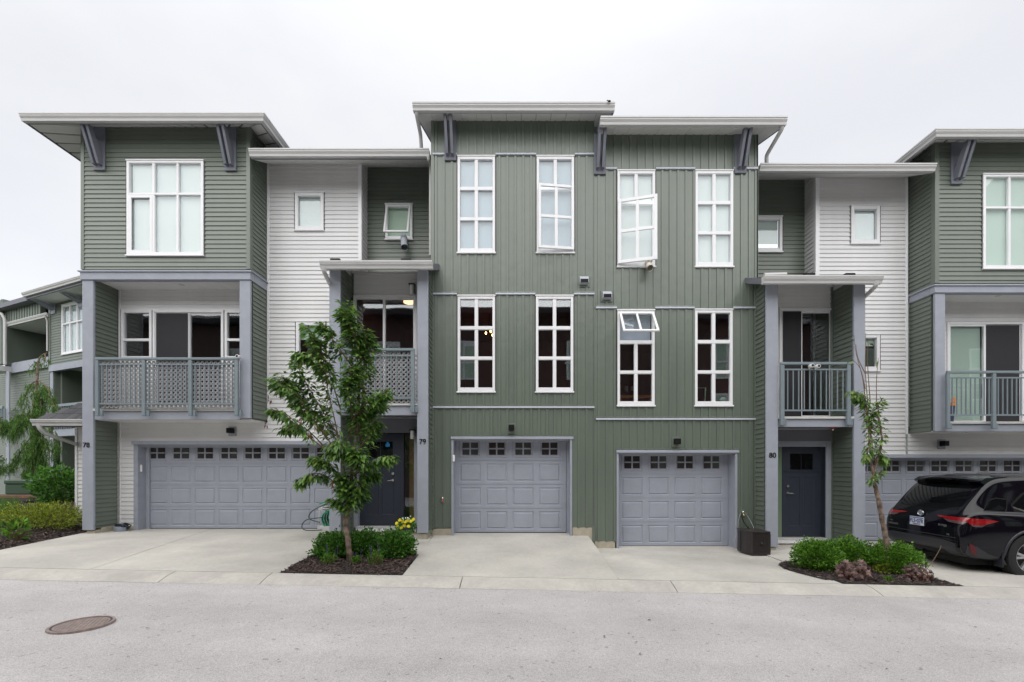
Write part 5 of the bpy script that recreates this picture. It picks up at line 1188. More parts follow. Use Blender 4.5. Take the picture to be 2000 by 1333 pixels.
def street_tree(name, base, Yt, trunk, limbs, label, leafmat, leafn, size, spread, dry=0, group='young trees in the planting beds', trunk_r=(.055, .03), young=.0):
    """trunk, limbs: pixel paths (px, py, depth offset)"""
    P = lambda q: Vector((X(q[0], Yt + q[2]), Yt + q[2], Z(q[1], Yt + q[2])))
    T_ = thing(name, tuple(P(trunk[0])), label, 'tree', group)
    tp = spline([P(q) for q in trunk], 8); n = len(tp)
    rs = [(trunk_r[0] * (1 - i / n) + trunk_r[1] * (i / n)) * (1 + .10 * math.sin(i * 1.7) + random.uniform(-.06, .06)) for i in range(n)]
    rs[0] *= 1.25
    tp = [p + Vector((random.uniform(-.006, .006), random.uniform(-.006, .006), 0)) for p in tp]
    MB().tube(tp, rs, 10).build('trunk', 'bark', T_, smooth='all')
    br = MB(); lv = MB(); yl = MB()
    for lb in limbs:
        path = spline([P(q) for q in lb['p']], 6); m = len(path); r0 = lb.get('r', .016)
        br.tube(path, [r0 * (1 - .75 * i / m) for i in range(m)], 6)
        f0 = lb.get('f', .3); nl = lb.get('n', leafn); sp = lb.get('s', spread)
        for _ in range(int(nl)):
            t = f0 + (1 - f0) * random.random() ** .8; i = min(int(t * (m - 1)), m - 2); p = path[i].lerp(path[i + 1], random.random())
            off = rv(); tip = t > .8
            o = p + off * sp * (1.0 - .45 * t) * random.uniform(.2, 1); o.z -= .02
            if random.random() < .25: br.tube([p, p.lerp(o, .5) + Vector((0, 0, .01)), o], [.004, .003, .002], 3, cap=False)
            d = Vector((off.x, off.y * .9, off.z * .25 - .35)) + (path[-1] - path[max(m - 4, 0)]).normalized() * .35
            l = size * random.uniform(.5, 1.3); tgt = yl if (random.random() < young + (.10 if tip else 0)) else lv
            leaf(tgt, o, d, Vector((random.uniform(-.5, .5), random.uniform(-.5, .5), 1)), l, l * random.uniform(.20, .29), .3, random.uniform(.2, .9))
    br.build('branches', 'twig', T_, recalc=False)
    tag(lv.build('crown', leafmat, T_, recalc=False), kind='stuff')
    if yl.f: tag(yl.build('young_leaves', 'leaf_young', T_, recalc=False), kind='stuff')
    if dry:
        dl = MB()
        for px, py in dry:
            for _ in range(5): leaf(dl, P((px + random.uniform(-4, 4), py + random.uniform(-6, 8), random.uniform(-.4, -.1))), Vector((random.uniform(-.2, .2), random.uniform(-.2, .2), -1)), Vector((1, 0, 0)), .085, .017, .5, 0)
        tag(dl.build('dry_leaves', 'leaf_dry', T_, recalc=False), kind='stuff')
    return T_
base79 = 7.55
L79 = []
def LB(pts, n=55, s=.22, r=.012, f=.3): L79.append(dict(p=pts, n=n, s=s, r=r, f=f))
for pts, n, s in [
 ([(690, 960, 0), (705, 860, .05), (708, 760, 0), (700, 680, 0), (676, 600, 0)], 330, .27),
 ([(700, 700, 0), (690, 650, -.1), (668, 612, -.1)], 90, .17),
 ([(680, 960, 0), (660, 850, -.1), (640, 760, -.2), (630, 700, -.2), (600, 640, -.2)], 130, .22),
 ([(665, 800, -.1), (640, 720, -.1), (612, 655, -.1)], 90, .2), ([(690, 760, 0), (720, 690, .1), (716, 655, .1)], 130, .2), ([(690, 720, 0), (655, 670, -.2), (628, 632, -.2)], 100, .18),
 ([(660, 850, 0), (610, 770, .1), (575, 705, .1)], 95, .17), ([(650, 760, -.2), (620, 705, -.3), (580, 692, -.3)], 80, .15),
 ([(670, 900, 0), (620, 830, -.1), (575, 770, -.2), (535, 745, -.2)], 130, .2), ([(625, 840, 0), (590, 790, 0), (550, 735, 0)], 120, .2), ([(640, 860, 0), (600, 800, .2), (570, 745, .2)], 100, .18),
 ([(650, 890, 0), (600, 850, -.2), (560, 810, -.3), (525, 800, -.3)], 60, .13), ([(640, 880, 0), (600, 840, .1), (572, 830, 0), (553, 838, 0)], 40, .13),
 ([(680, 860, 0), (700, 800, -.1), (735, 780, -.2), (755, 765, -.2)], 110, .17), ([(690, 840, 0), (725, 800, .1), (745, 790, .1)], 90, .17), ([(690, 900, 0), (720, 850, -.1), (735, 825, -.1)], 90, .17),
 ([(690, 930, 0), (720, 910, -.1), (745, 895, -.2), (768, 892, -.2)], 85, .12), ([(690, 950, 0), (715, 930, 0), (735, 925, 0)], 60, .13),
 ([(680, 950, 0), (640, 905, -.2), (612, 895, -.3)], 100, .16), ([(680, 970, 0), (650, 940, -.1), (620, 925, -.2), (598, 930, -.2), (582, 945, -.2)], 60, .09),
 ([(680, 900, 0), (665, 870, -.3), (650, 880, -.35)], 130, .22), ([(690, 990, 0), (672, 960, -.2), (665, 930, -.2)], 130, .2), ([(682, 1000, 0), (690, 975, -.1), (705, 940, -.2)], 120, .2),
 ([(690, 880, 0), (700, 840, .2), (690, 790, .25)], 150, .25), ([(690, 820, 0), (680, 760, -.3), (690, 720, -.3)], 170, .24), ([(680, 880, 0), (640, 840, .2), (625, 800, .25)], 90, .2), ([(690, 960, 0), (700, 900, -.25), (690, 880, -.3)], 150, .24),
 ([(683, 1010, 0), (665, 985, -.1), (650, 975, -.1)], 50, .12), ([(690, 990, 0), (705, 975, 0), (712, 960, 0)], 40, .12)]:
    LB(pts, n * 2.8, s * 1.15)
CT = street_tree('cherry_tree', 0, base79, [(684, 1100, 0), (680, 1060, 0), (675, 1015, 0), (684, 960, 0), (690, 900, 0), (700, 820, .03), (702, 740, 0)], L79,
    'leafy green cherry tree in the planting bed in front of the number 79 porch', 'leaf_cherry', 60, .106, .2, dry=[(520, 822), (585, 815), (612, 832), (568, 832), (526, 775), (605, 850), (650, 940)], trunk_r=(.052, .012), young=.06)
L80 = []
for pts, n, s in [([(1710, 905, 0), (1700, 850, 0), (1692, 790, 0), (1680, 770, 0), (1662, 765, -.1)], 90, .13), ([(1700, 840, 0), (1688, 790, .1), (1672, 775, .1)], 70, .12), ([(1712, 905, 0), (1722, 850, 0), (1715, 800, 0), (1722, 780, 0)], 80, .12),
    ([(1705, 860, 0), (1695, 880, -.1), (1690, 895, -.1)], 45, .12), ([(1715, 880, 0), (1725, 890, 0), (1728, 900, 0)], 45, .09), ([(1710, 920, 0), (1705, 930, -.1), (1700, 940, -.1)], 22, .07), ([(1705, 880, 0), (1700, 830, .1), (1705, 800, .1)], 80, .13), ([(1712, 930, 0), (1718, 925, .05), (1722, 918, .05)], 18, .07)]:
    L80.append(dict(p=pts, n=n * 2.3, s=s * 1.05, r=.010, f=.1))
for pts in ([(1692, 800, 0), (1685, 740, 0), (1672, 690, 0), (1668, 655, 0)], [(1695, 790, 0), (1690, 720, 0), (1691, 650, 0)], [(1690, 760, 0), (1680, 720, .1), (1662, 700, .1)], [(1712, 800, 0), (1712, 740, 0), (1716, 700, 0)], [(1690, 730, 0), (1676, 700, 0), (1671, 672, 0)], [(1700, 790, 0), (1694, 700, .1), (1697, 668, .1)]):
    L80.append(dict(p=pts, n=2, s=.02, r=.008, f=.9))
street_tree('cherry_tree', 0, 7.62, [(1735, 1122, 0), (1731, 1060, 0), (1722, 1010, 0), (1712, 960, 0), (1706, 935, 0), (1712, 905, 0), (1722, 860, 0), (1714, 810, 0)], L80,
    'thin leaning cherry tree with bare top twigs between number 80 and the SUV', 'leaf_cherry', 40, .078, .12, trunk_r=(.046, .010), young=.3)
MB().tube(spline([(X(1708, 7.62), 7.62, Z(940, 7.62)), (X(1702, 7.62), 7.62, Z(905, 7.62)), (X(1697, 7.62), 7.62, Z(850, 7.62)), (X(1690, 7.62), 7.62, Z(790, 7.62))], 6), [.02] * 6 + [.015] * 6 + [.010] * 6 + [.006], 8).build('limb', 'bark', bpy.data.objects['cherry_tree.001'], smooth='all')

def shrub(name, label, cx, cy, cz, rx, ry, rz_, n, m, size, group=None, m_core='soil', wid=.38, up=.4, cat='shrub'):
    T_ = thing(name, (cx, cy, cz - rz_), label, cat, group); lv = MB(); br = MB()
    for _ in range(n):
        v = rv().normalized(); rr = random.uniform(.55, 1.0) ** .5
        k = 1 + .32 * noise.noise(Vector((v.x * 2.6 + cx * 3, v.y * 2.6 + cy, v.z * 2.6))) + .16 * noise.noise(Vector((v.x * 7 + cx, v.y * 7, v.z * 7)))
        rr = random.uniform(.15, 1.0) ** .45 if random.random() < .75 else random.uniform(.1, .8)
        p = Vector((cx + v.x * rx * rr * k, cy + v.y * ry * rr * k, cz + v.z * rz_ * rr * k))
        if random.random() < .03 and v.z > .1: p += Vector((v.x, v.y, abs(v.z) + .5)) * random.uniform(.02, .07)
        d = v + Vector((random.uniform(-.7, .7), random.uniform(-.7, .7), random.uniform(-.3, .7) + up)); l = size * random.uniform(.6, 1.2)
        leaf(lv, p, d, rv(), l, l * wid, .2, .1)
    for _ in range(26):
        v = rv().normalized(); v.z = abs(v.z); br.tube([(cx + v.x * .05, cy + v.y * .05, cz - rz_), (cx + v.x * rx * .9, cy + v.y * ry * .9, cz + v.z * rz_ * .8)], [.007, .002], 4, cap=False)
    tag(lv.build('foliage', m, T_, recalc=False), kind='stuff'); br.build('stems', 'twig', T_, recalc=False); return T_
def shp(px, py, Y): return X(px, Y), Y, Z(py, Y)
G1 = 'clipped box shrubs under the cherry tree of number 79'
for px, py, Y, rx, rz_, lab in ((655, 1072, 7.75, .32, .25, 'dark green box shrub at the left of the cherry trunk, beside the hose reel driveway'), (712, 1068, 8.0, .36, .26, 'box shrub directly behind the cherry trunk, below the door step of number 79'), (772, 1068, 7.85, .30, .26, 'brighter rounded box shrub under the yellow flowers')):
    shrub('box_shrub', lab, *shp(px, py, Y), rx * 1.12, .34, rz_ * 1.12, 5200, 'leaf_box_dark', .046, G1)
for px, py, Y, r, lab in ((642, 1094, 7.3, .115, 'small bright green spiky plant, leftmost at the front of the cherry tree bed'), (696, 1096, 7.35, .075, 'smallest bright green tuft in the middle of the cherry tree bed'), (733, 1092, 7.3, .12, 'small bright green spiky plant, rightmost at the front of the cherry tree bed')):
    t_ = shrub('sage_plant', lab, *shp(px, py, Y), r, r, r, 520, 'leaf_box', .035, 'small flowering sage plants in the cherry tree bed', wid=.22, up=.8, cat='plant'); mb = MB()
    for _ in range(4): a = random.uniform(-r, r); b = random.uniform(-r, r); c = shp(px, py, Y); mb.tube([(c[0] + a, c[1] + b, c[2]), (c[0] + a * 1.2, c[1] + b, c[2] + r + random.uniform(.05, .14))], [.003, .0035], 4)
    tag(mb.build('flower_spikes', 'petal_purple', t_, recalc=False), kind='stuff')
G2 = 'clipped box shrubs in the bed of number 80'
for px, py, Y, rx, rz_, lab in ((1596, 1086, 7.75, .36, .26, 'bright green box shrub beside the front step of number 80'), (1655, 1084, 7.95, .34, .26, 'bright green box shrub in front of the right porch post of number 80'), (1745, 1092, 7.65, .38, .25, 'bright green box shrub behind the thin leaning tree, next to the SUV')):
    shrub('box_shrub', lab, *shp(px, py, Y), rx * 1.1, .36, rz_ * 1.08, 6500, 'leaf_box', .040, G2)
def heuchera(px, py, Y, r, lab, n=70):
    cx, cy, cz = shp(px, py, Y); T_ = thing('coral_bells', (cx, cy, cz), lab, 'plant', 'purple leaved coral bells'); lv = MB(); st = MB()
    for _ in range(n):
        v = rv(); v.z = abs(v.z) ** .8 * 1.25; v.x *= 1.15; p = Vector((cx, cy, cz)) + Vector((v.x * r, v.y * r * .8, v.z * r)); s = random.uniform(.026, .05) * (r / .22)
        nrm = (Vector((v.x * .8, -.8, .55)) + rv() * .9).normalized(); a = nrm.orthogonal().normalized(); b = nrm.cross(a); vs = [p + nrm * s * .15]
        for k in range(14): q = 2 * math.pi * k / 14; rad = s * (1.15 if k % 2 else .68) * (.55 if k == 0 else 1) * random.uniform(.85, 1.15); vs.append(p + a * math.cos(q) * rad + b * math.sin(q) * rad - nrm * rad * .35 * random.random())
        lv.add(vs, [(0, 1 + k, 1 + (k + 1) % 14) for k in range(14)]); st.tube([(cx, cy, cz - .02), tuple(p)], .0025, 3, cap=False)
    tag(lv.build('foliage', 'leaf_heuchera', T_, recalc=False), kind='stuff'); st.build('stems', 'leaf_dry', T_, recalc=False); return T_
heuchera(1670, 1134, 7.1, .26, 'dark purple coral bells at the front of the bed, left of the thin tree', 95); hh = heuchera(1793, 1137, 7.1, .22, 'sparser dark purple coral bells at the front corner of the bed below the SUV', 60)
MB().tube(spline([shp(1798, 1128, 7.1), shp(1822, 1096, 7.1), shp(1835, 1074, 7.1), shp(1838, 1066, 7.1)], 4), .005, 5).build('flower_stalk', 'twig', hh)
shrub('sage_plant', 'tiny bright green tuft at the foot of the thin leaning tree', *shp(1736, 1134, 7.0), .06, .06, .05, 200, 'leaf_box', .04, None, wid=.2, up=.8, cat='plant')
shrub('wild_plant', 'yellow green weeds around the base of the thin leaning tree', *shp(1728, 1112, 7.5), .16, .1, .08, 220, 'leaf_yellow', .05, None, wid=.3, up=.5, cat='plant')
# left garden: yellow-green spreading shrubs, broad shrub, lawn edge
shrub('spreading_yew', 'low golden green spreading shrub at the left edge of the driveway', X(78, 10.3), 10.3, Z(1010, 10.3), .95, .7, .33, 6500, 'leaf_yellow', .06, None, wid=.16, up=.3)
shrub('spreading_yew', 'darker golden shrub close to the left canopy post of number 78', X(128, 10.9), 10.9, Z(1010, 10.9), .38, .4, .33, 2500, 'leaf_heuchera', .05, None, wid=.2)
shrub('broadleaf_shrub', 'broad leaved green shrub growing under the entry canopy of number 78', X(118, 12.2), 12.2, Z(950, 12.2), .62, .6, .55, 2200, 'leaf_box_dark', .10, None, wid=.34, up=.2)
shrub('leafy_weed', 'leafy weed with long leaves in the mulch at the left edge of the bed', X(32, 9.0), 9.0, Z(1036, 9.0), .2, .2, .2, 160, 'leaf_box', .12, None, wid=.2, up=.6, cat='plant')
gr = MB()
for _ in range(9000):
    x, y = random.uniform(-15.5, -10.6), random.uniform(8.2, 12.5)
    if (x + 10.2) > -.1 * (y - 8) - .55 * max(0, 1): continue
    u_ = (x - X(35, y))
    if u_ > .15 * noise.noise(Vector((x, y, 0))): continue
    z = zL(x, y) + .03; h = random.uniform(.05, .35) * (1 if y > 9.5 else .6); s = random.uniform(-.06, .06); gr.add([(x - .006, y, z), (x + .006, y, z), (x + s, y + random.uniform(-.05, .05), z + h)], [(0, 1, 2)])
if gr.f: tag(gr.build('grass', 'leaf_lawn', recalc=False), kind='stuff')
# weeping evergreen
def weeping():
    Yt = 14.0; P = lambda a, b, c=0: Vector((X(a, Yt + c), Yt + c, Z(b, Yt + c)))
    T_ = thing('weeping_cypress', tuple(P(72, 945)), 'weeping evergreen with drooping fronds in front of the farther townhouse', 'tree')
    tr = spline([P(66, 950), P(70, 880), P(66, 810), P(71, 760), P(74, 720), P(76, 703), P(84, 693), P(92, 690)], 6); MB().tube(tr, [.055 - .045 * i / len(tr) for i in range(len(tr))], 8).build('trunk', 'bark', T_, smooth='all')
    br = MB(); lv = MB()
    def fronds(path, n, l):
        for _ in range(n):
            i = random.randrange(len(path) // 5, len(path)); p = path[i] + Vector((random.uniform(-.06, .06), random.uniform(-.15, .15), 0)); L_ = l * random.uniform(.4, 1.1); sway = Vector((random.uniform(-.12, .12), random.uniform(-.12, .12), 0)); k = int(L_ / .022)
            for j in range(k):
                q = p + sway * (j / k) + Vector((0, 0, -L_ * j / k)); w_ = .05 * (1 - .6 * j / k)
                for s_ in (-1, 1): leaf(lv, q, Vector((s_ * random.uniform(.3, .8), random.uniform(-.5, .5), -1.5)), rv(), w_ * 1.4, w_ * .13, .1, .2)
    L_ = [([(70, 745), (62, 750), (55, 762), (48, 780), (40, 800)], 34, .36), ([(72, 742), (84, 750), (94, 762), (102, 785), (110, 800)], 40, .40), ([(76, 704), (70, 712), (64, 724)], 16, .25), ([(88, 692), (88, 700), (86, 712)], 10, .25), ([(71, 770), (82, 762), (95, 768), (100, 780)], 30, .4),
          ([(68, 815), (55, 808), (40, 812), (22, 822), (12, 836)], 60, .55), ([(67, 820), (50, 818), (34, 832), (24, 850)], 50, .45), ([(68, 818), (85, 822), (100, 840), (108, 865), (112, 880)], 45, .35), ([(68, 850), (80, 855), (92, 870), (98, 895)], 40, .4), ([(66, 850), (54, 862), (40, 885), (25, 905), (6, 920)], 70, .34), ([(67, 860), (60, 880), (52, 900)], 60, .55), ([(68, 860), (75, 880), (82, 905)], 80, .55),
          ([(70, 780), (66, 800), (64, 820)], 40, .5), ([(72, 760), (78, 780), (82, 800)], 40, .5), ([(67, 900), (62, 915), (52, 925)], 60, .35), ([(68, 900), (78, 910), (88, 922)], 60, .35), ([(68, 830), (72, 850), (70, 880)], 90, .6), ([(5, 815), (-5, 822), (4, 835)], 30, .4), ([(4, 890), (-6, 900), (2, 915)], 30, .3)]
    for pts, n, l in L_:
        c = random.uniform(-.4, .25); path = spline([P(a, b, c * i / len(pts)) for i, (a, b) in enumerate(pts)], 6); br.tube(path, [.02 - .015 * i / len(path) for i in range(len(path))], 5); fronds(path, int(n * 2.4), l * .95)
    br.build('branches', 'twig', T_, recalc=False); tag(lv.build('fronds', 'leaf_spruce', T_, recalc=False), kind='stuff')
weeping()
# utility cabinet on its timber
ub = thing('utility_box', (X(50, 12.8), 12.8, .5), 'low dark green utility cabinet on a timber behind the golden shrub', 'utility box')
y = 12.8; MB().bbox(X(9, y), X(66, y), y, y + .8, Z(966, y), Z(946, y), e=.02).build('cabinet', 'utility_green', ub); MB().bbox(X(8, y), X(67, y), y - .02, y + .82, Z(946, y), Z(938, y), e=.02).build('lid', 'utility_green', ub)
MB().bbox(X(68, y), X(98, y), y + .1, y + .8, Z(966, y), Z(942, y), e=.02).build('cabinet', 'utility_green', ub); MB().bbox(X(-10, y), X(100, y), y - .06, y + .0, Z(974, y), Z(967, y), e=.01).build('timber', 'timber', ub)

# ------------------------------------------------------------------ props
# flower pot 79
y = 9.0; fp = thing('flower_pot', (X(793, y), y, Z(1046, y)), 'dark pot of yellow and white flowers beside the number 79 post', 'flower pot')
cx, cz = X(793, y), Z(1046, y); MB().tube([(cx, y, cz), (cx, y, cz + .14), (cx, y, cz + .16)], [.09, .125, .13], 16).build('pot', 'pot_purple', fp, smooth=True)
lv = MB()
for _ in range(700): v = rv(); p = Vector((cx + v.x * .19, y + v.y * .16, cz + .19 + v.z * .15)); leaf(lv, p, v + Vector((0, 0, -.2)), rv(), .045, .012)
tag(lv.build('foliage', 'leaf_box_dark', fp, recalc=False), kind='stuff')
def bloom(par, c, r, m, k=6):
    mb = MB(); f = Vector((random.uniform(-.4, .4), -1, random.uniform(0, .9))).normalized(); a = f.orthogonal().normalized(); b = f.cross(a)
    for i in range(k):
        q = 2 * math.pi * i / k; d = a * math.cos(q) + b * math.sin(q); s = d.cross(f)
        mb.add([c, c + d * r * .6 + s * r * .45 + f * r * .25, c + d * r + f * r * .1, c + d * r * .6 - s * r * .45 + f * r * .25], [(0, 1, 2, 3)])
    mb.ball(tuple(c + f * r * .1), r * .22, 6, 5); return mb.build('bloom', m, par, recalc=False)
for px, py in ((776, 1022), (782, 1016), (787, 1019), (793, 1020), (797, 1017), (790, 1027), (799, 1028), (804, 1018), (808, 1015), (778, 1028), (785, 1031)): bloom(fp, Vector((X(px, y - .14), y - .14 - random.uniform(0, .05), Z(py, y - .14))), .038, 'petal_yellow')
for _ in range(16): bloom(fp, Vector((X(794 + random.uniform(-8, 8), y), y - random.uniform(-.05, .1), Z(1013 + random.uniform(-4, 4), y))), .013, 'petal_white', 5)
# orange flowers on the balcony of 81
y = 10.3; op = thing('flower_pot', (X(1857, y), y, zdk8 + .05), 'purple pot of orange flowers standing on the open bar balcony behind the SUV', 'flower pot'); cx = X(1857, y); cz = Z(812, y)
MB().tube([(cx, y, zdk8 + .05), (cx, y, Z(793, y))], [.05, .075], 14).build('pot', 'pot_purple', op, smooth=True)
for _ in range(22): bloom(op, Vector((cx + random.uniform(-.09, .09), y + random.uniform(-.08, .05), Z(786, y) + random.uniform(-.08, .09))), .03, 'petal_orange')
# bowl with black bag by garage 78
y = 10.62; bw = thing('planter_bowl', (X(238, y), y, G78), 'grey plastic bowl with a black bag in it beside the double garage of number 78', 'bowl')
cx = X(236.5, y); z0 = Z(1039, y); MB().tube([(cx, y, z0), (cx, y, z0 + .02), (cx, y, z0 + .125), (cx, y, z0 + .13)], [.115, .125, .135, .125], 20).build('bowl', 'pot_grey', bw, smooth=True)
bm = bmesh.new(); bmesh.ops.create_icosphere(bm, subdivisions=3, radius=.11)
for v in bm.verts: v.co *= 1 + .35 * noise.noise(v.co * 16); v.co.z *= .42; v.co.x *= 1.25; v.co += Vector((cx + .03, y, z0 + .14))
MB().frombm(bm).build('plastic_bag', 'bag', bw)
MB().tube([(cx - .13, y, z0 + .17), (cx, y + .02, z0 + .15), (cx + .1, y, z0 + .19), (cx + .26, y - .02, z0 + .16), (cx + .15, y, z0 + .08)], [.012, .02, .03, .012, .03], 6).build('bag_handle', 'bag', bw)
# hose reel
y = 9.55; hr = thing('hose_reel', (X(632, y), y, Z(1036, y)), 'grey hose reel with coiled green garden hose beside the cherry tree and garage 78', 'hose reel')
x0, x1 = X(622, y), X(640, y); zb_ = Z(1036, y); z1_ = Z(994, y)
f = MB()
for yy in (y - .0, y + .28): f.tube([(x0 - .01, yy, zb_ + .01), (x0 + .03, yy, z1_)], .014, 6); f.tube([(x1 + .14, yy, zb_ + .01), (x1 + .1, yy, z1_)], .014, 6)
f.bbox(x0 + .0, x0 + .1, y - .02, y + .3, z1_ - .03, z1_ + .03); f.bbox(x0, x1 + .1, y - .015, y + .015, z1_ - .01, z1_ + .01); f.bbox(x0 - .02, x1 + .15, y - .02, y + .3, zb_, zb_ + .08); f.build('reel_stand', 'gutter', hr)
for i in range(9):
    r_ = .15 + .012 * (i % 3); c = ((x0 + x1) / 2 + .05 + i * .006, y + .02 + i * .028, (zb_ + z1_) / 2 + .0); MB().tube([(c[0] + r_ * .55 * math.cos(a * math.pi / 12), c[1] + .02 * math.sin(a), c[2] + r_ * 1.0 * math.sin(a * math.pi / 12)) for a in range(25)], .012, 6, cap=False).build('hose_coil', 'hose_green', hr, smooth='all')
MB().tube(spline([(x0 + .15, y, z1_ + .1), (x0 - .12, y - .03, z1_ - .05), (x0 - .17, y - .05, z1_ - .2), (x0 + .05, y - .05, zb_ + .17)], 6), .011, 6).build('hose', 'hose_dark', hr, smooth='all')
MB().tube(spline([(x0 + .1, y - .05, zb_ + .27), (x0 - .2, y - .08, zb_ + .23), (x0 - .30, y - .1, zb_ + .1), (x0 - .20, y - .12, zb_ + .015), (x0 + .12, y - .1, zb_ + .02)], 6), .011, 6).build('hose', 'hose_dark', hr, smooth='all')
MB().tube(spline([(x0 + .12, y, z1_ + .14), (x0 + .02, y, z1_ + .1), (x0 + .2, y - .03, z1_ + .16)], 6), .012, 6).build('hose', 'hose_green', hr, smooth='all')
# brown storage box
sb = thing('hose_box', (X(1475, 9.15), 9.15, G80), 'dark brown wicker-look hose box with a crank handle beside the number 80 post', 'storage box')
zb_, z1_ = Z(1084, 9.0), Z(1042, 9.0); a, b, c = (X(1446, 9.35), 9.35), (X(1470, 8.98), 8.98), (X(1503, 9.02), 9.02); d = (c[0] + .02, 9.5); e_ = (a[0] + .06, 9.6)
pts = [a, ((a[0] + b[0]) / 2 - .02, (a[1] + b[1]) / 2 - .03), b, c, d, e_]
MB().prism(pts, zb_, z1_, 'z').build('box_body', 'brown_box', sb)
def off(ps, k): cx = sum(p[0] for p in ps) / len(ps); cy = sum(p[1] for p in ps) / len(ps); return [(cx + (p[0] - cx) * k, cy + (p[1] - cy) * k) for p in ps]
MB().prism(off(pts, 1.05), z1_, z1_ + .03, 'z').build('lid', 'brown_box', sb); MB().prism(off(pts, 1.05), zb_ - .0, zb_ + .035, 'z').build('plinth', 'brown_box', sb)
for p in (a, b, c): MB().bbox(p[0] - .014, p[0] + .014, p[1] - .012, p[1] + .016, zb_ + .035, z1_).build('corner_post', 'brown_box', sb)
hx_, hy_ = X(1487, 8.99), 8.99; MB().tube([(hx_, hy_, (zb_ + z1_) / 2 + .02), (hx_, hy_ - .05, (zb_ + z1_) / 2 + .02), (hx_ - .045, hy_ - .06, (zb_ + z1_) / 2 + .03)], .012, 8).build('crank_handle', 'dark_metal', sb)
MB().disc((hx_, hy_ - .01, (zb_ + z1_) / 2 + .02), .032, 'y', .02, 14).build('crank_hub', 'dark_metal', sb)
for i in range(9):   # woven front slats
    t = i / 9; p = (b[0] + (c[0] - b[0]) * t + .03, b[1] + (c[1] - b[1]) * t - .002); MB().box(p[0], p[0] + .028, p[1] - .004, p[1], zb_ + .045, z1_ - .012).build('slat', 'brown_box', sb)
hz_ = [(X(1449, 9.8), 9.82, Z(1006, 9.82)), (X(1452, 9.7), 9.7, Z(1018, 9.7)), (X(1462, 9.5), 9.5, Z(1032, 9.5)), (X(1475, 9.3), 9.3, Z(1037, 9.3))]
tag(MB().tube(spline(hz_, 6), .012, 6).build('garden_hose', 'black', smooth='all'), 'short black hose running from the wall tap of number 80 to the brown box', 'hose')
tag(MB().tube(spline([(X(1447, 9.8), 9.82, Z(1003, 9.82)), (X(1443, 9.7), 9.72, Z(1018, 9.7)), (X(1441, 9.7), 9.7, Z(1040, 9.7)), (X(1428, 9.8), 9.72, Z(1058, 9.7))], 6), .0035, 5).build('cable', 'duct', smooth='all'), 'thin grey cable looping from the tap down to the garage of number 80', 'cable')
tag(MB().tube(spline([(X(1455, 9.8), 9.8, Z(1001, 9.8)), (X(1466, 9.7), 9.7, Z(1018, 9.7)), (X(1474, 9.5), 9.5, Z(1036, 9.5))], 6), .0035, 5).build('cable', 'duct', smooth='all'), 'thin grey cable arching from the tap of number 80 over to the brown box', 'cable')
# security cameras
def sec(px, py, Y, lab, s=1):
    c = thing('security_camera', (X(px, Y), Y, Z(py, Y)), lab, 'camera', 'white security cameras on the balcony rails'); x, z = X(px, Y), Z(py, Y)
    MB().tube([(x, Y - .09, z), (x, Y - .02, z), (x, Y + .02, z)], [.038 * s, .042 * s, .03 * s], 14).build('camera_body', 'white_plastic', c, smooth=True); MB().disc((x, Y - .091, z), .026 * s, 'y', .006, 14).build('lens', 'black', c)
    MB().tube([(x, Y, z), (x, Y + .03, z - .05)], .012, 6).build('mount', 'white_plastic', c)
sec(467.5, 698, 10.1, 'white camera on the right end of the wide lattice balcony rail'); sec(1582, 716, 9.36, 'left one of two white cameras under the top rail of the number 80 balcony'); sec(1594, 717, 9.36, 'right one of two white cameras under the top rail of the number 80 balcony')
# bird on the high roof
bd = MB(); y = 9.3; bd.ball((X(1190, y), y, Z(198, y)), .02, 8, 6, (1.8, 1, 1)); bd.ball((X(1186, y), y, Z(196.5, y)), .012, 6, 5); tag(bd.build('bird', 'black'), 'tiny dark bird perched on the right end of the highest gutter', 'bird')
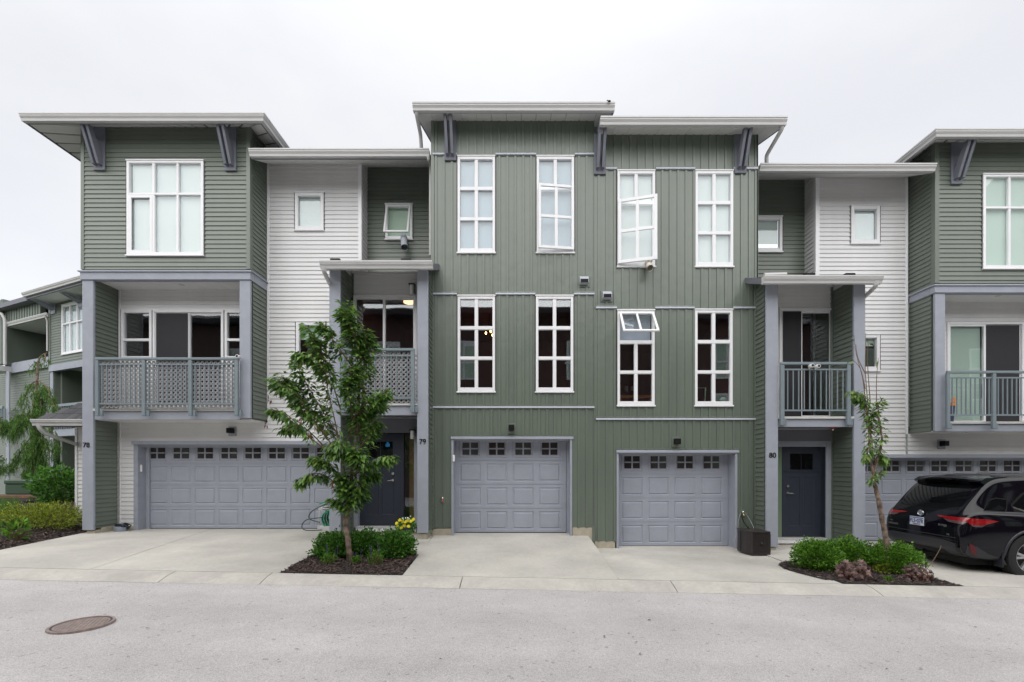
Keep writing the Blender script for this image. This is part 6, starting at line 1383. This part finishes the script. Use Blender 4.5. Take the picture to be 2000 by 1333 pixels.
# ------------------------------------------------------------------ the parked SUV
CAR = (7.47, 8.62, -.19, R(-4.3))
car = thing('parked_car', CAR[:3], 'black SUV parked nose-right across the driveway at the right edge, seen from its rear corner', 'car', rz=CAR[3], local=True); car.scale = (.95, 1.02, 1.055)
def car_build():
    # stations along x (0 = rear bumper), each: half-width, sill z, shoulder z, belt z, roof z, roof half-width, belt half-width
    S = [ # x,  w,   zb,  zs,   zbelt, zr, wr
     (0.00, .80, .50, .66, .80, .80, .66),
     (0.04, .86, .42, .70, .86, .88, .74),
     (0.12, .90, .36, .80, .98, 1.02, .76),
     (0.22, .925, .33, .86, 1.06, 1.17, .74),
     (0.40, .945, .31, .90, 1.08, 1.37, .765),
     (0.62, .958, .30, .92, 1.075, 1.60, .74),
     (0.80, .962, .29, .92, 1.07, 1.655, .755),
     (1.12, .966, .28, .92, 1.06, 1.675, .76),
     (1.60, .962, .27, .90, 1.04, 1.69, .765),
     (2.20, .955, .26, .88, 1.01, 1.70, .77),
     (2.80, .955, .26, .88, 1.00, 1.685, .765),
     (3.20, .955, .26, .88, 1.00, 1.58, .74),
     (3.60, .955, .27, .88, 1.03, 1.33, .64),
     (3.95, .95, .28, .88, 1.04, 1.08, .68),
     (4.40, .92, .30, .84, .98, 1.00, .70),
     (4.75, .84, .34, .74, .86, .88, .66),
     (4.95, .70, .42, .60, .66, .68, .55)]
    def prof(s):
        x, w_, zb, zs, zt, zr, wr = s; zr = max(zr, zt + .01); h = zr - zt
        right = [(0, zb), (w_ * .88, zb), (w_ * .985, zb + .05), (w_, zb + (zs - zb) * .35), (w_ * 1.0, zb + (zs - zb) * .7), (w_ * .995, zs), (w_ * .975, zs + (zt - zs) * .6), (w_ * .955, zt - .012), (w_ * .93, zt + .004), (w_ * .915, zt + .02 * min(1, h * 5)),
                 (wr + (w_ * .915 - wr) * .62, zt + h * .36), (wr + (w_ * .915 - wr) * .25, zt + h * .74), (wr * 1.0, zt + h * .92), (wr * .95, zt + h * .975), (wr * .82, zt + h * .995), (wr * .5, zr + .012), (0, zr + .02)]
        return right
    bm = bmesh.new(); rings = []
    for s in S:
        p = prof(s); rings.append([bm.verts.new((s[0], -y, z)) for y, z in p] + [bm.verts.new((s[0], y, z)) for y, z in p[-2:0:-1]])
    n = len(rings[0])
    for a, b in zip(rings, rings[1:]):
        for j in range(n): bm.faces.new((a[j], a[(j + 1) % n], b[(j + 1) % n], b[j]))
    bm.faces.new(rings[0][::-1]); bm.faces.new(rings[-1])
    bmesh.ops.recalc_face_normals(bm, faces=bm.faces)
    me = bpy.data.meshes.new('body'); bm.to_mesh(me); bm.free(); o = bpy.data.objects.new('tmp_body', me); COL.objects.link(o)
    m1 = o.modifiers.new('s', 'SUBSURF'); m1.levels = 2; m1.render_levels = 2
    cut_ = []
    for x in (1.12, 3.97):
        for s in (-1, 1):
            c = MB(); k = 36; c.tube([(x, s * .68, .37), (x, s * 1.2, .37)], .425, k); q = c.build('tmp_cut', 'black'); cut_.append(q)
            m = o.modifiers.new('b', 'BOOLEAN'); m.object = q; m.operation = 'DIFFERENCE'; m.solver = 'EXACT'
    dg = bpy.context.evaluated_depsgraph_get(); nm = bpy.data.meshes.new_from_object(o.evaluated_get(dg)); nm.name = 'body'
    bpy.data.objects.remove(o)
    for q in cut_: bpy.data.objects.remove(q)
    nm.materials.clear(); nm.materials.append(MATS['car_paint']); nm.shade_smooth(); nm.set_sharp_from_angle(angle=R(40))
    b = bpy.data.objects.new('body', nm); COL.objects.link(b); b.parent = car; ORG[b.name] = Vector()
    return b, nm
body, bme = car_build()
from mathutils.bvhtree import BVHTree
bvh = BVHTree.FromPolygons([v.co.copy() for v in bme.vertices], [tuple(p.vertices) for p in bme.polygons])
def patch(name, poly, m, axis, off_=.004, parent=None, n=14, thick=.0, label=None):
    """a panel that hugs the body: polygon given in side view (x,z) for axis '-y'/'+y', rear view (y,z) for 'x'; projected on the body skin"""
    par = parent or car; bm = bmesh.new(); vs = [bm.verts.new((p[0], p[1], 0)) for p in poly]; bm.faces.new(vs)
    xs = [p[0] for p in poly]; ys = [p[1] for p in poly]
    for i in range(1, n):
        bmesh.ops.bisect_plane(bm, geom=bm.verts[:] + bm.edges[:] + bm.faces[:], plane_co=(min(xs) + (max(xs) - min(xs)) * i / n, 0, 0), plane_no=(1, 0, 0))
        bmesh.ops.bisect_plane(bm, geom=bm.verts[:] + bm.edges[:] + bm.faces[:], plane_co=(0, min(ys) + (max(ys) - min(ys)) * i / n, 0), plane_no=(0, 1, 0))
    for v in bm.verts:
        a, b = v.co.x, v.co.y
        o, d = {'-y': (Vector((a, -2, b)), Vector((0, 1, 0))), '+y': (Vector((a, 2, b)), Vector((0, -1, 0))), 'x': (Vector((-1, a, b)), Vector((1, 0, 0)))}[axis]
        hit = bvh.ray_cast(o, d); v.co = (hit[0] + hit[1] * (off_ if hit[1].dot(d) < 0 else -off_)) if hit[0] is not None else Vector((a if axis != 'x' else .3, 0 if axis != 'x' else a, b))
    ob = MB().frombm(bm).build(name, m, par, smooth='all', label=label); return ob
# rear glass
patch('rear_window', [(-.66, 1.10), (.66, 1.10), (.64, 1.28), (.58, 1.50), (-.58, 1.50), (-.64, 1.28)], 'car_glass', 'x', .004)
for ax in ('-y', '+y'):
    patch('window_seal', [(.885, 1.18), (.915, 1.11), (1.2, 1.055), (1.8, 1.02), (3.37, 1.0), (3.38, 1.04), (2.97, 1.535), (2.4, 1.55), (1.42, 1.535), (1.09, 1.385), (.89, 1.225)], 'black', ax, .002, n=20)
    patch('window_seal', [(.42, 1.10), (.775, 1.09), (.815, 1.15), (.85, 1.30), (.66, 1.32), (.535, 1.275)], 'black', ax, .002)
    patch('side_window', [(.92, 1.15), (1.16, 1.09), (1.75, 1.05), (1.75, 1.50), (1.45, 1.50), (1.12, 1.36), (.92, 1.20)], 'car_glass', ax)
    patch('side_window', [(1.82, 1.045), (2.60, 1.02), (2.60, 1.52), (1.82, 1.51)], 'car_glass', ax)
    patch('side_window', [(2.68, 1.02), (3.35, 1.04), (2.95, 1.50), (2.68, 1.52)], 'car_glass', ax)
    patch('quarter_glass', [(.44, 1.12), (.76, 1.105), (.80, 1.16), (.83, 1.28), (.66, 1.30), (.55, 1.26)], 'car_glass', ax)
    patch('chrome_strip', [(.895, 1.185), (.92, 1.145), (1.15, 1.075), (1.9, 1.03), (3.3, 1.015), (3.3, 1.03), (1.9, 1.048), (1.15, 1.10), (.935, 1.17)], 'chrome', ax, .008)
    patch('tail_light', [(.13, .955), (.20, .985), (.44, .975), (.60, .948), (.42, .90), (.26, .875), (.16, .89)], 'tail_red', ax, .012)
    patch('tail_light', [(.17, .90), (.28, .878), (.40, .888), (.32, .85), (.20, .855)], 'tail_clear', ax, .010)
    patch('lower_trim', [(.10, .30), (.70, .30), (.68, .36), (.45, .42), (.24, .55), (.12, .55)], 'car_trim', ax, .006)
    patch('sill_trim', [(1.62, .26), (3.5, .26), (3.5, .36), (1.62, .38)], 'car_trim', ax, .010)
    patch('reflector', [(.17, .44), (.27, .40), (.21, .56), (.14, .59)], 'reflector_red', ax, .014)
    for x in (2.62, 1.78): patch('door_seam', [(x, .42), (x + .006, .42), (x + .006, 1.03), (x, 1.03)], 'black', ax, .002, n=8)
    patch('door_handle', [(1.88, .90), (2.08, .90), (2.08, .935), (1.88, .935)], 'car_paint', ax, .03, n=5)
for s in (1, -1):
    y0, y1 = s * .36, s * .80; q = [(min(y0, y1), 0), (max(y0, y1), 0)]
    patch('tail_light', [(s * .33, .985), (s * .60, .985), (s * .88, .99), (s * .90, .925), (s * .62, .935), (s * .40, .965)][::s], 'tail_red', 'x', .012)
    patch('tail_light', [(s * .50, .945), (s * .62, .935), (s * .88, .925), (s * .86, .885), (s * .62, .90)][::s], 'tail_clear', 'x', .010)
patch('bumper_trim', [(-.86, .37), (.86, .37), (.86, .56), (.60, .60), (-.60, .60), (-.86, .56)], 'car_trim', 'x', .008)
patch('bumper_insert', [(-.62, .36), (.62, .36), (.56, .44), (-.56, .44)], 'alloy' if False else 'black', 'x', .012)
patch('tailgate_seam', [(-.80, .655), (.80, .655), (.80, .668), (-.80, .668)], 'chrome' if False else 'car_trim', 'x', .004)
for s in (1, -1): patch('tailgate_seam', [(s * .775, .66), (s * .782, .66), (s * .735, 1.12), (s * .728, 1.12)][::s], 'black', 'x', .003, n=6)
# spoiler, antenna, wiper
sp = MB(); sx = [(.52, 1.545), (.42, 1.60), (.42, 1.63), (.60, 1.675), (.95, 1.70), (.95, 1.62)]
ys = lin(-.72, .72, 12); vs = []; k = len(sx)
for y in ys:
    t = abs(y) / .72
    for x, z in sx: vs.append((x + .10 * t ** 3 * (x < .6), y, z - .045 * t ** 2))
sp.add(vs, [(i * k + j, i * k + (j + 1) % k, (i + 1) * k + (j + 1) % k, (i + 1) * k + j) for i in range(12) for j in range(k)] + [tuple(range(k)), tuple(range(13 * k - 1, 12 * k - 1, -1))]); sp.build('spoiler', 'car_paint', car, smooth=True)
MB().add([(1.05, 0, 1.69), (1.32, -.035, 1.69), (1.32, .035, 1.69), (1.30, 0, 1.755), (1.34, 0, 1.70)], [(0, 1, 3), (0, 3, 2), (1, 4, 3), (4, 2, 3), (0, 2, 4, 1)]).build('shark_fin_antenna', 'car_paint', car, smooth=True)
MB().tube([(.185, .02, 1.10), (.20, .25, 1.15), (.215, .42, 1.165)], [.012, .008, .006], 6).build('rear_wiper', 'black', car)
for s in (1, -1): MB().tube([(1.0, s * .60, 1.70), (1.3, s * .60, 1.735), (2.6, s * .60, 1.74), (2.9, s * .60, 1.69)], .012, 6).build('roof_rail', 'car_trim', car) if False else None
# plate
def rx(y, z): h = bvh.ray_cast(Vector((-1, y, z)), Vector((1, 0, 0))); return h[0].x if h[0] is not None else .1
px_ = min(rx(0, .925), rx(0, .775), rx(.1, .85)) - .006; pl = MB().bbox(px_ - .01, px_, -.165, .165, .775, .925, e=.008).build('license_plate', 'plate', car)
MB().box(px_ - .013, px_ - .0105, -.16, .16, .90, .915).build('plate_band', 'plate_blue', pl); MB().box(px_ - .013, px_ - .0105, -.03, .05, .787, .80).build('plate_sticker', 'red', pl)
def car_text(txt, x, y, z, size, m, par=None, bold=0.002):
    return numerals(par or car, txt, None, (min(x, rx(y, z) - .004, rx(y, z - size / 2) - .004, rx(y - size, z) - .004, rx(y + size, z) - .004), y, z), 0, size, m, 'lettering', (R(90), 0, R(-90)), .002, bold)
car_text('FL5\u00b707R', px_ - .012, 0, .848, .095, 'plate_blue', pl); car_text('BRITISH COLUMBIA', px_ - .012, 0, .797, .02, 'plate_blue', pl, 0)
# badge: three ovals
bx_ = min(rx(0, 1.03), rx(0, .96), rx(.05, 1.0)); bd_ = MB()
def oval(mb, cy, cz, ry, rz_, t, x):
    P_ = [(x, cy + ry * math.cos(a * math.pi / 14), cz + rz_ * math.sin(a * math.pi / 14)) for a in range(29)]; mb.tube(P_, t, 6, cap=False)
for a_ in ((0, 0, .068, .046), (0, .012, .042, .018), (0, 0, .018, .042)): oval(bd_, a_[0], .995 + a_[1], a_[2], a_[3], .007, bx_ - .012)
bd_.build('badge', 'chrome', car); b2_ = MB(); b2_.v = []; [oval(b2_, 0, .995, k_, k_ * .68, .008, bx_ - .006) for k_ in (.056, .042, .028, .014)]; b2_.build('badge_back', 'plate_blue', car)
car_text('HYBRID', .085, -.55, .835, .05, 'chrome'); car_text('HIGHLANDER', .07, .60, .74, .04, 'chrome'); car_text('XLE', .05, -.66, .70, .035, 'chrome'); car_text('AWD', .07, .66, .80, .03, 'chrome')
# wheels
for x in (1.12, 3.97):
    for s in (-1, 1):
        w_ = MB(); yc = s * .845; prof = [(.235, -.10), (.26, -.115), (.34, -.118), (.368, -.105), (.378, -.06), (.38, 0), (.378, .06), (.368, .105), (.34, .118), (.26, .115), (.235, .10)]; k = len(prof); N_ = 48
        for i in range(N_):
            a = 2 * math.pi * i / N_
            for r, o in prof: w_.v.append((x + r * math.cos(a), yc + o, .38 + r * math.sin(a)))
        for i in range(N_):
            for j in range(k - 1): p = i * k + j; q = ((i + 1) % N_) * k + j; w_.f.append((p, q, q + 1, p + 1))
        W = w_.build('wheel', 'tyre', car, smooth=True); yo = yc + s * .09
        rim = MB(); b0 = len(rim.v); rp = [(.238, yc - s * .08), (.225, yo - s * .03), (.232, yo + s * .015), (.240, yo + s * .018)]
        for i in range(N_):
            a = 2 * math.pi * i / N_
            for r, y in rp: rim.v.append((x + r * math.cos(a), y, .38 + r * math.sin(a)))
        for i in range(N_):
            for j in range(3): p = i * 4 + j; q = ((i + 1) % N_) * 4 + j; rim.f.append((p, q, q + 1, p + 1))
        rim.tube([(x, yo - s * .05, .38), (x, yo + s * .0, .38)], .062, 20)
        rim.build('rim', 'alloy', W, smooth=True)
        for i in range(5):
            a = 2 * math.pi * i / 5 + .5; m_ = MB()
            for da in (-.17, .17):
                c0, c1 = Vector((math.cos(a + da * .5), 0, math.sin(a + da * .5))), Vector((math.cos(a + da), 0, math.sin(a + da))); t_ = Vector((-c1.z, 0, c1.x)); C_ = Vector((x, 0, .38))
                q = [C_ + c0 * .045 - t_ * .018, C_ + c1 * .232 - t_ * .020, C_ + c1 * .232 + t_ * .020, C_ + c0 * .045 + t_ * .018]
                m_.add([(v.x, yo - s * (.01 if n_ in (0, 3) else .0), v.z) for n_, v in enumerate(q)] + [(v.x, yo - s * .04, v.z) for v in q], [(0, 1, 2, 3), (4, 5, 6, 7), (0, 1, 5, 4), (1, 2, 6, 5), (2, 3, 7, 6), (3, 0, 4, 7)])
            m_.build('spoke', 'alloy', W)
        MB().tube([(x, yc - s * .03, .38), (x, yc - s * .02, .38)], .15, 24).build('brake_disc', 'iron_dark', W)
        MB().tube([(x, s * .66, .37), (x, s * .69, .37)], .42, 30).build('wheel_well', 'black', car)
        # mud flap and arch lip
        MB().bbox(x - .47, x - .455, s * .80, s * .96, .22, .50, e=.004).build('mud_flap', 'car_trim', car)
        ar = MB(); P_ = []
        for i in range(19):
            a = math.pi * (i / 18) * 1.16 - .25; r = .44; h = bvh.ray_cast(Vector((x + r * math.cos(a), s * 2, .37 + r * math.sin(a))), Vector((0, -s, 0)))
            yy = h[0].y if h[0] is not None and abs(h[0].y) > .8 else s * .95; P_.append((x + r * math.cos(a), yy + s * .0, .37 + r * math.sin(a)))
        ar.tube(P_, .022, 6); ar.build('arch_trim', 'car_trim', car, smooth='all')
MB().box(.25, 4.7, -.75, .75, .22, .33).build('underbody', 'black', car)
